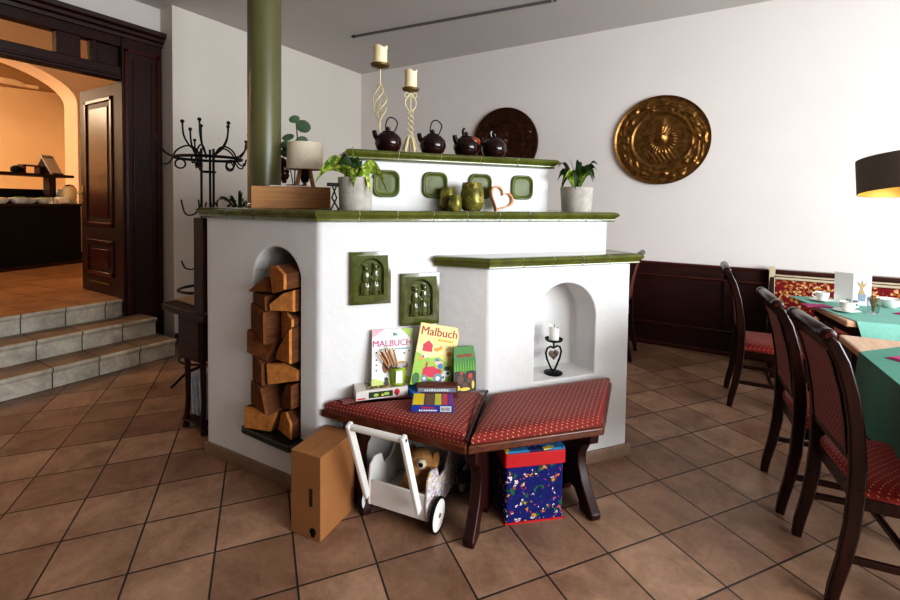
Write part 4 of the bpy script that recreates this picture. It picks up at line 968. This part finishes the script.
for i in range(4):
    x0 = .0+i*.045; tl = random.uniform(-.015, .015)
    b = MB().add([(x0, .02, .062), (x0+.028, .02, .062), (x0+.028, .19, .062), (x0, .19, .062), (x0-.015+tl, .01, .33), (x0+.022+tl, .0, .32), (x0+.026+tl, .19, .32), (x0-.01+tl, .19, .33)], [(3, 2, 1, 0), (4, 5, 6, 7), (0, 1, 5, 4), (1, 2, 6, 5), (2, 3, 7, 6), (3, 0, 4, 7)])
    o = b.build('newspaper', 'newsprint', bevel=.006, loc=(-2.9, 1.6, 0)); tag(o, 'folded newspaper standing in the rack of the magazine stand by the stove', 'newspaper', 'newspapers in the magazine stand')

t = thing('potted_palm', 'leafy green palm peeking over the stove by the left wall', 'plant', (-4.3, 2.9, 0))
MB().lathe([(.15, 0), (.2, .3), (.19, .32), (.17, .3), (.01, .28)], 24).build('pot', 'amberglaze', t)
MB().tube([(0, 0, .28), (.01, 0, .85), (0, 0, 1.3)], [.03, .022, .015], 8).build('stem', 'stem', t)
b = MB()
for i in range(34):
    yw = R(i*137.5); leaf(b, (0, 0, 1.22+.1*(i % 3)/3), yw, random.uniform(.1, .3), random.uniform(.18, .36), .03, random.uniform(.0, .14), roll=R(35))
b.build('frond', 'leaf_dark', t, angle=80)

# ------------------------------------------------------------------ embossed plates on the back wall
def emb_plate(name, label, x, z, rad, mat, seed):
    rnd = random.Random(seed); NR, NA = 46, 150; rings = []
    blobs = [(rnd.uniform(0, 2*PI), rnd.uniform(.68, .92), rnd.uniform(.02, .05), rnd.uniform(.5, 1)) for _ in range(120)]
    def hgt(u, a_):
        px, pz = u*math.cos(a_), u*math.sin(a_)
        h = .0
        if u > .96: h += .018*math.sin((u-.96)/.04*PI/2+.2)
        h += .012*math.exp(-((u-.64)/.018)**2)+.008*math.exp(-((u-.60)/.012)**2)
        if .66 < u < .95:
            e = math.sin((u-.66)/.29*PI)
            h += e*.008*math.sin(9*a_+6*math.sin(u*14))*math.sin(u*34+3*math.sin(4*a_))
            for ba, bu, bs, bh in blobs:
                dd = (px-bu*math.cos(ba))**2+(pz-bu*math.sin(ba))**2
                if dd < bs*bs*4: h += .016*bh*math.exp(-dd/(bs*bs)*1.4)
        if u < .6:                                   # bust with a fluted ruff collar and a tall cap
            h -= .006
            q = math.hypot(px, pz-.02); qa = math.atan2(pz-.02, px)
            if .16 < q < .34: h += .016*(1-abs(q-.25)/.09)*(0.6+.4*math.cos(26*qa))*(1 if pz < .14 else .3)
            h += .034*math.exp(-((px/.12)**2+((pz-.08)/.15)**2)*1.3)
            h += .02*math.exp(-((px-.02)/.1)**2-((pz-.3)/.09)**2)+.012*math.exp(-((px-.04)/.05)**2-((pz-.42)/.06)**2)
            h += .006*math.exp(-((px-.04)/.02)**2-((pz-.1)/.015)**2)-.008*math.exp(-((px-.05)/.025)**2-((pz-.14)/.012)**2)-.008*math.exp(-((px+.05)/.025)**2-((pz-.14)/.012)**2)
            if pz < -.2: h += .012*math.exp(-((pz+.36)/.12)**2)*(.5+.5*math.cos(px*60+pz*40))*max(0, 1-abs(px)/.42)
        return h
    for i in range(NR, -1, -1):
        u = max(.004, i/NR)
        rings.append([(rad*u*math.cos(2*PI*j/NA), -.02-hgt(u, 2*PI*j/NA), rad*u*math.sin(2*PI*j/NA)) for j in range(NA)])
    back = [[(rad*math.cos(2*PI*j/NA), -.002, rad*math.sin(2*PI*j/NA)) for j in range(NA)]]
    o = MB().loft(back+rings).build(name, mat, loc=(x, YB, z), angle=80); tag(o, label, 'wall plate'); return o
emb_plate('embossed_wall_plate', 'large round embossed brass plate with portrait alone on the white wall', -.598, 2.12, .455, 'bronze', 4)
emb_plate('embossed_wall_plate', 'round dark copper plate on the wall partly behind the kettles', -2.36, 2.185, .435, 'bronze_dark', 9)

# ------------------------------------------------------------------ dining chairs
def make_chair(label, loc, rz):
    t = thing('dining_chair', label, 'chair', loc, rz, 'red upholstered dining chairs')
    path = [(-.06, 0), (-.05, .07), (-.026, .18), (-.008, .3), (.0, .42), (.0, .54), (-.008, .66), (-.027, .78), (-.056, .89), (-.086, .955), (-.104, .97)]
    for sy in (-1, 1):
        pts_ = [(x, sy*(.19 if z < .45 else .19+.012*(z-.45)), z) for x, z in path]
        MB().bar(pts_, [.03]*6+[.03]*5, [.034, .04, .044, .048, .05, .05, .046, .044, .042, .04, .036]).build('rear_leg', 'chairwood', t, bevel=.006)
        MB().bar([(.41, sy*.2, 0), (.405, sy*.2, .2), (.4, sy*.2, .40)], [.026, .034, .042], [.026, .034, .042]).build('front_leg', 'chairwood', t, bevel=.006)
        MB().bar([(-.03, sy*.195, .19), (.4, sy*.2, .19)], .018, .026).build('stretcher', 'chairwood', t, bevel=.004)
    MB().box(.18, .2, -.195, .195, .18, .205).build('cross_stretcher', 'chairwood', t, bevel=.004)
    b = MB().prism([(.0, -.2), (.435, -.225), (.435, .225), (.0, .2)], .375, .425); b.build('seat_rail', 'chairwood', t, bevel=.006)
    rg = []
    q = ccw([(.005, -.205), (.44, -.232), (.44, .232), (.005, .205)])
    for d_, z in ((.004, .425), (.0, .44), (.006, .462), (.03, .477), (.08, .485), (.13, .487)): rg.append([(x, y, z) for x, y in inset(q, d_)])
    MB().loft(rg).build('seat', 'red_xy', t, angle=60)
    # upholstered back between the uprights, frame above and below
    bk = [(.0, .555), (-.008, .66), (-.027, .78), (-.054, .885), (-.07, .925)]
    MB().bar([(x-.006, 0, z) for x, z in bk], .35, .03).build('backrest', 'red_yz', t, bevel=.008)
    MB().bar([(.002, 0, .525), (.002, 0, .56)], .37, .036).build('back_rail', 'chairwood', t, bevel=.005); MB().bar([(-.067, 0, .918), (-.09, 0, .962)], .37, .034).build('back_rail', 'chairwood', t, bevel=.005)
    for sy in (-1, 1): MB().bar([(x-.018, sy*.166, z) for x, z in bk], .014, .018).build('back_beading', 'chairwood', t)
    b = MB()
    prof = [(.0, .019), (.004, .026), (.03, .027), (.034, .022), (.042, .022), (.05, .026), (.2, .0265), (.35, .026), (.358, .022), (.366, .022), (.37, .027), (.396, .026), (.4, .019)]
    b.tube([(-.1, -.2+y, .982) for y, r_ in prof], [r_ for y, r_ in prof], 14); b.build('scroll_top_rail', 'chairwood', t, angle=50)
    for sy in (-1, 1): MB().tube([(-.1, sy*.197, .982), (-.1, sy*.204, .982)], .012, 10).build('rosette', 'mahog', t)
    return t
def origin(mx, my, rz): return (mx+.06*math.cos(rz), my+.06*math.sin(rz), 0)
ch = make_chair('red dotted dining chair nearest the camera on the right', origin(.335, 2.285, R(9)), R(9))
dup(ch, origin(.238, 2.80, R(6)), R(6), 'red dining chair half hidden behind the nearest chair')
dup(ch, origin(.05, 4.03, R(3)), R(3), 'red dining chair pushed to the far table by the wall bench')
dup(ch, origin(-.724, 4.62, R(182)), R(182), 'dining chair almost wholly hidden behind the stove, only its back edge showing')

# ------------------------------------------------------------------ tables
def table(label, loc, rz, lx, y0, y1):
    t = thing('dining_table', label, 'table', loc, rz, 'dining tables on the right')
    MB().prism(fillet([(0, y0), (lx, y0), (lx, y1), (0, y1)], .015), .712, .75).build('tabletop', 'tabletop', t, bevel=.008)
    MB().box(.08, lx-.08, y0+.08, y1-.08, .63, .712).build('apron', 'dark', t, bevel=.004)
    for x in (.14, lx-.14):
        for y in (y0+.14, y1-.14): MB().box(x-.035, x+.035, y-.035, y+.035, 0, .63).build('leg', 'dark_v', t, bevel=.005)
    return t
table('far dining table by the wall bench, laid with cups and menu card', (.65, 3.64, 0), R(11), 1.25, 0, .8)
table('near dining table at the right edge, with bare pale corner showing', (.548, 3.228, 0), R(4), 1.35, -1.25, 0)
def cloth(label, loc, rz, top, drops, z, mat='teal'):
    """thin draped cloth: top polygon plus skirts (edge index, drop, flare)"""
    b = MB().prism(top, z, z+.003)
    for (p, q, dr, fl) in drops:
        p = Vector(p); q = Vector(q); d_ = (q-p); n_ = Vector((d_.y, -d_.x)).normalized(); k = 18; rows_ = []
        for j in range(7):
            u = j/6; r_ = []
            for i in range(k+1):
                w_ = i/k; s_ = p+d_*w_; o_ = .004+.016*u+.018*u*math.sin(w_*9)+.01*u*math.sin(w_*23+1)
                r_.append((s_.x+n_.x*o_+fl*u*(w_-.5)*d_.x, s_.y+n_.y*o_+fl*u*(w_-.5)*d_.y, z+.003-dr*u if j else z+.003))
            rows_.append(r_)
        b.loft(rows_, 0, False, False)
    o = b.build('tablecloth', mat, loc=loc, angle=60); o.rotation_euler = (0, 0, rz); return tag(o, label, 'tablecloth', 'green tablecloths')
cloth('sea green tablecloth draped over the far table by the wall', (.65, 3.64, 0), R(11), [(.05, -.006), (1.25, -.006), (1.25, .8), (-.06, .8), (-.004, .3)], [((.05, -.006), (1.25, -.006), .16, -.06)], .751)
cloth('deep green tablecloth hanging over the edge of the near table', (.548, 3.228, 0), R(4), [(-.006, -.36), (.30, -.06), (1.35, -.06), (1.35, -1.25), (-.006, -1.25)], [((-.006, -.36), (-.006, -1.25), .3, .0)], .751, 'teal_dark')
# runner edge lying on each cloth
def cup(label, x, y, z=.7545, rz=0, grp='white coffee cups'):
    t = thing('coffee_cup', label, 'cup', (x, y, z+.0105), rz, grp)
    MB().lathe([(.024, 0), (.028, .006), (.04, .03), (.043, .058), (.041, .058), (.037, .03), (.01, .008)], 26).build('cup', 'porcelain', t)
    MB().tube([(-.038, 0, .05), (-.062, 0, .052), (-.064, 0, .028), (-.034, 0, .018)], .005, 8).build('handle', 'porcelain', t)
    s2 = MB().lathe([(.03, 0), (.034, .003), (.07, .012), (.074, .014), (.068, .014), (.03, .0095)], 30).build('saucer', 'porcelain', loc=(x, y, z)); tag(s2, 'white saucer under the '+label, 'saucer', 'white saucers')
cup('white coffee cup at the back left of the far table', .625, 4.28, rz=R(20)); cup('white coffee cup at the front of the far table', .705, 3.93, rz=R(200))
o = MB().lathe([(.03, 0), (.055, .02), (.075, .06), (.072, .06), (.05, .022), (.01, .01)], 28).build('white_bowl', 'porcelain', loc=(1.0, 4.30, .7545)); tag(o, 'white porcelain bowl on the right of the far table', 'bowl')
def napkin(label, x, y, rz):
    o = MB().prism([(-.08, -.05), (.09, -.06), (.08, .06), (-.07, .055)], 0, .004).prism([(-.07, -.04), (.08, -.05), (.06, .05)], .004, .008).build('napkin', 'pink', loc=(x, y, .7545)); o.rotation_euler = (0, 0, rz); tag(o, label, 'napkin', 'magenta paper napkins')
napkin('magenta napkin left of the cups on the far table', .56, 4.05, R(20)); napkin('magenta napkin at the right edge of the far table', 1.05, 4.05, R(-30)); napkin('magenta napkin on the near table', .74, 2.8, R(-40))
t = thing('table_knife', 'steel knife on the near table beside the napkin', 'knife', (.80, 2.64, .7545), R(-40))
MB().box(-.1, .0, -.008, .008, 0, .006).build('handle', 'steel', t, bevel=.002); MB().prism([(0, -.008), (.1, -.006), (.11, .004), (0, .008)], 0, .003).build('blade', 'steel', t)
t = thing('table_knife', 'steel knife at the right edge of the far table', 'knife', (1.08, 3.92, .7545), R(-30))
MB().box(-.1, .0, -.008, .008, 0, .006).build('handle', 'steel', t, bevel=.002); MB().prism([(0, -.008), (.1, -.006), (.11, .004), (0, .008)], 0, .003).build('blade', 'steel', t)
# standing menu card
t = thing('menu_card', 'folded white menu card standing open on the far table', 'menu card', (.79, 4.25, .7545), R(-6))
b = MB().add([(-.1, .04, 0), (.0, 0, 0), (.0, 0, .225), (-.1, .04, .225)], [(0, 1, 2, 3)]); b.build('left_page', 'paper', t, smooth=False)
b = MB().add([(0, 0, 0), (.1, .03, 0), (.1, .03, .225), (0, 0, .225)], [(0, 1, 2, 3)]); b.build('right_page', flat('card_lilac', 206, 206, 226), t, smooth=False)
mt = Matrix(((.958, 0, 0, 0), (.287, 0, -1, -.001), (0, 1, 0, 0), (0, 0, 0, 1)))
MB().prism([(.03, .08), (.07, .08), (.055, .12), (.085, .17), (.06, .15), (.05, .185), (.045, .15), (.02, .17), (.045, .12)], 0, .001, mat=mt).build('printed_bouquet', flat('print_ochre', 170, 140, 80), t)
MB().prism([(.035, .03), (.07, .03), (.075, .08), (.03, .08)], 0, .001, mat=mt).build('printed_vase', flat('print_bluegrey', 120, 136, 150), t)
for i, (x, y) in enumerate(((.775, 4.08), (.745, 4.12))):
    t = thing('salt_shaker', ['clear glass salt shaker before the menu card', 'clear glass pepper shaker beside the salt before the menu card'][i], 'shaker', (x, y, .7545), 0, 'glass shakers')
    MB().lathe([(.018, 0), (.02, .03), (.014, .045)], 14).build('glass_body', 'glass', t); MB().lathe([(.0145, .045), (.015, .058), (.006, .063)], 14).build('cap', 'steel', t)
t = thing('bud_vase', 'small glass of dried grasses on the far table', 'vase', (.845, 3.98, .7545))
MB().lathe([(.028, 0), (.032, .05), (.036, .1), (.034, .1), (.03, .05), (.026, .006), (.005, .006)], 18).build('glass_body', 'glass', t)
b = MB()
for i in range(14): a_ = random.uniform(0, 2*PI); b.tube([(0, 0, .01), (.015*math.cos(a_), .015*math.sin(a_), .07), (.03*math.cos(a_), .03*math.sin(a_), .11)], .003, 5)
b.build('grass', plain('dried_grass', srgb(150, 140, 90), .8, var=.4, scale=60), t)

# ------------------------------------------------------------------ upholstered wall bench
t = thing('wall_bench', 'upholstered wall bench with red flowered back and cream rail', 'bench', (.36, 5.13, 0))
MB().prism(fillet([(-.45, 0), (0, 0), (0, .9), (-.06, .9), (-.1, .6), (-.45, .46)], [0, 0, .02, .02, .06, .03]), 0, .035, mat=Matrix(((0, 0, 1, 0), (1, 0, 0, 0), (0, 1, 0, 0), (0, 0, 0, 1)))).build('side_panel', 'dark_v', t, bevel=.005)
MB().box(-.006, .04, -.072, -.06, .44, .905).build('side_trim', 'cream_trim', t, bevel=.003)
MB().box(.035, 3.2, -.06, -.01, .45, .79).build('back_cushion', 'tapestry', t, bevel=.012)
MB().box(.035, 3.2, -.075, .04, .79, .835).build('cream_rail', 'cream_trim', t, bevel=.008)
MB().box(.035, 3.2, -.05, .045, .835, .875).build('top_rail', 'mahog', t, bevel=.008); MB().box(.035, 3.2, -.08, -.05, .815, .822).box(.035, 3.2, -.065, -.045, .85, .856).build('rail_beading', 'dark', t)
MB().box(.035, 3.2, -.45, -.06, .38, .45).build('seat', 'red_xy', t, bevel=.02)
MB().box(.035, 3.2, -.42, -.02, 0, .38).build('bench_base', 'dark', t)

# ------------------------------------------------------------------ pendant lamp over the near table
t = thing('pendant_lamp', 'dark drum pendant lampshade with gold lining over the near table', 'lamp', (.82, 3.07, 1.53), rot=(R(-6), R(-4), 0))
n = 48; r0 = .25
MB().loft([[(r_*math.cos(2*PI*j/n), r_*math.sin(2*PI*j/n), z) for j in range(n)] for r_, z in ((r0, 0), (r0-.004, .17), (r0-.006, .17), (r0-.003, 0))], caps=False).build('lamp_shade', 'shade_dark', t, angle=60)
MB().loft([[(r_*math.cos(2*PI*j/n), r_*math.sin(2*PI*j/n), z) for j in range(n)] for r_, z in ((r0-.004, .001), (r0-.008, .168))], caps=False).build('gold_lining', 'gold', t)
b = MB()
for q in (0, 120, 240): b.tube([(0, 0, .16), ((r0-.008)*math.cos(R(q)), (r0-.008)*math.sin(R(q)), .165)], .003, 6)
b.build('spider_fitting', 'iron', t); MB().lathe([(.02, .08), (.025, .1), (.025, .17), (.006, .2)], 14).build('lamp_holder', 'iron', t)
MB().tube([(0, 0, .19), (0, 0, ZC-1.52)], .004, 6).build('cable', 'iron', t)
blb = MB().sphere((0, 0, .06), (.035, .035, .045), 14).build('bulb', 'porcelain', t)

# ------------------------------------------------------------------ light
def area(name, loc, look, sx, sy, power, col):
    l_ = bpy.data.lights.new(name, 'AREA'); l_.shape = 'RECTANGLE'; l_.size = sx; l_.size_y = sy; l_.energy = power; l_.color = col
    o = bpy.data.objects.new(name, l_); COL.objects.link(o); o.location = loc
    o.rotation_euler = (Vector(look)-Vector(loc)).to_track_quat('-Z', 'Y').to_euler(); return o
def point(name, loc, power, col, r_=.1):
    l_ = bpy.data.lights.new(name, 'POINT'); l_.energy = power; l_.color = col; l_.shadow_soft_size = r_
    o = bpy.data.objects.new(name, l_); COL.objects.link(o); o.location = loc
area('window_light', (4.1, 1.6, 1.7), (-1, 2.2, 1.2), 3.4, 1.9, 325, (.88, .94, 1))
area('window_light', (4.1, -.7, 1.9), (-.8, 2.4, .9), 2.2, 1.7, 50, (1, .97, .93))
point('bulb_light', (.82, 3.07, 1.58), 3, (1, .75, .35), .03)
point('buffet_light', (-7.0, -.9, 3.3), 150, (1, .8, .56), .3)
point('buffet_light', (-10.4, -.4, 3.3), 330, (1, .8, .56), .3)
wd = bpy.data.worlds.new('world'); sc.world = wd; wd.use_nodes = True
wd.node_tree.nodes['Background'].inputs[0].default_value = (.95, .93, .9, 1); wd.node_tree.nodes['Background'].inputs[1].default_value = .1
sc.view_settings.view_transform = 'Standard'; sc.view_settings.look = 'Medium High Contrast'; sc.view_settings.exposure = .15; sc.view_settings.gamma = 1
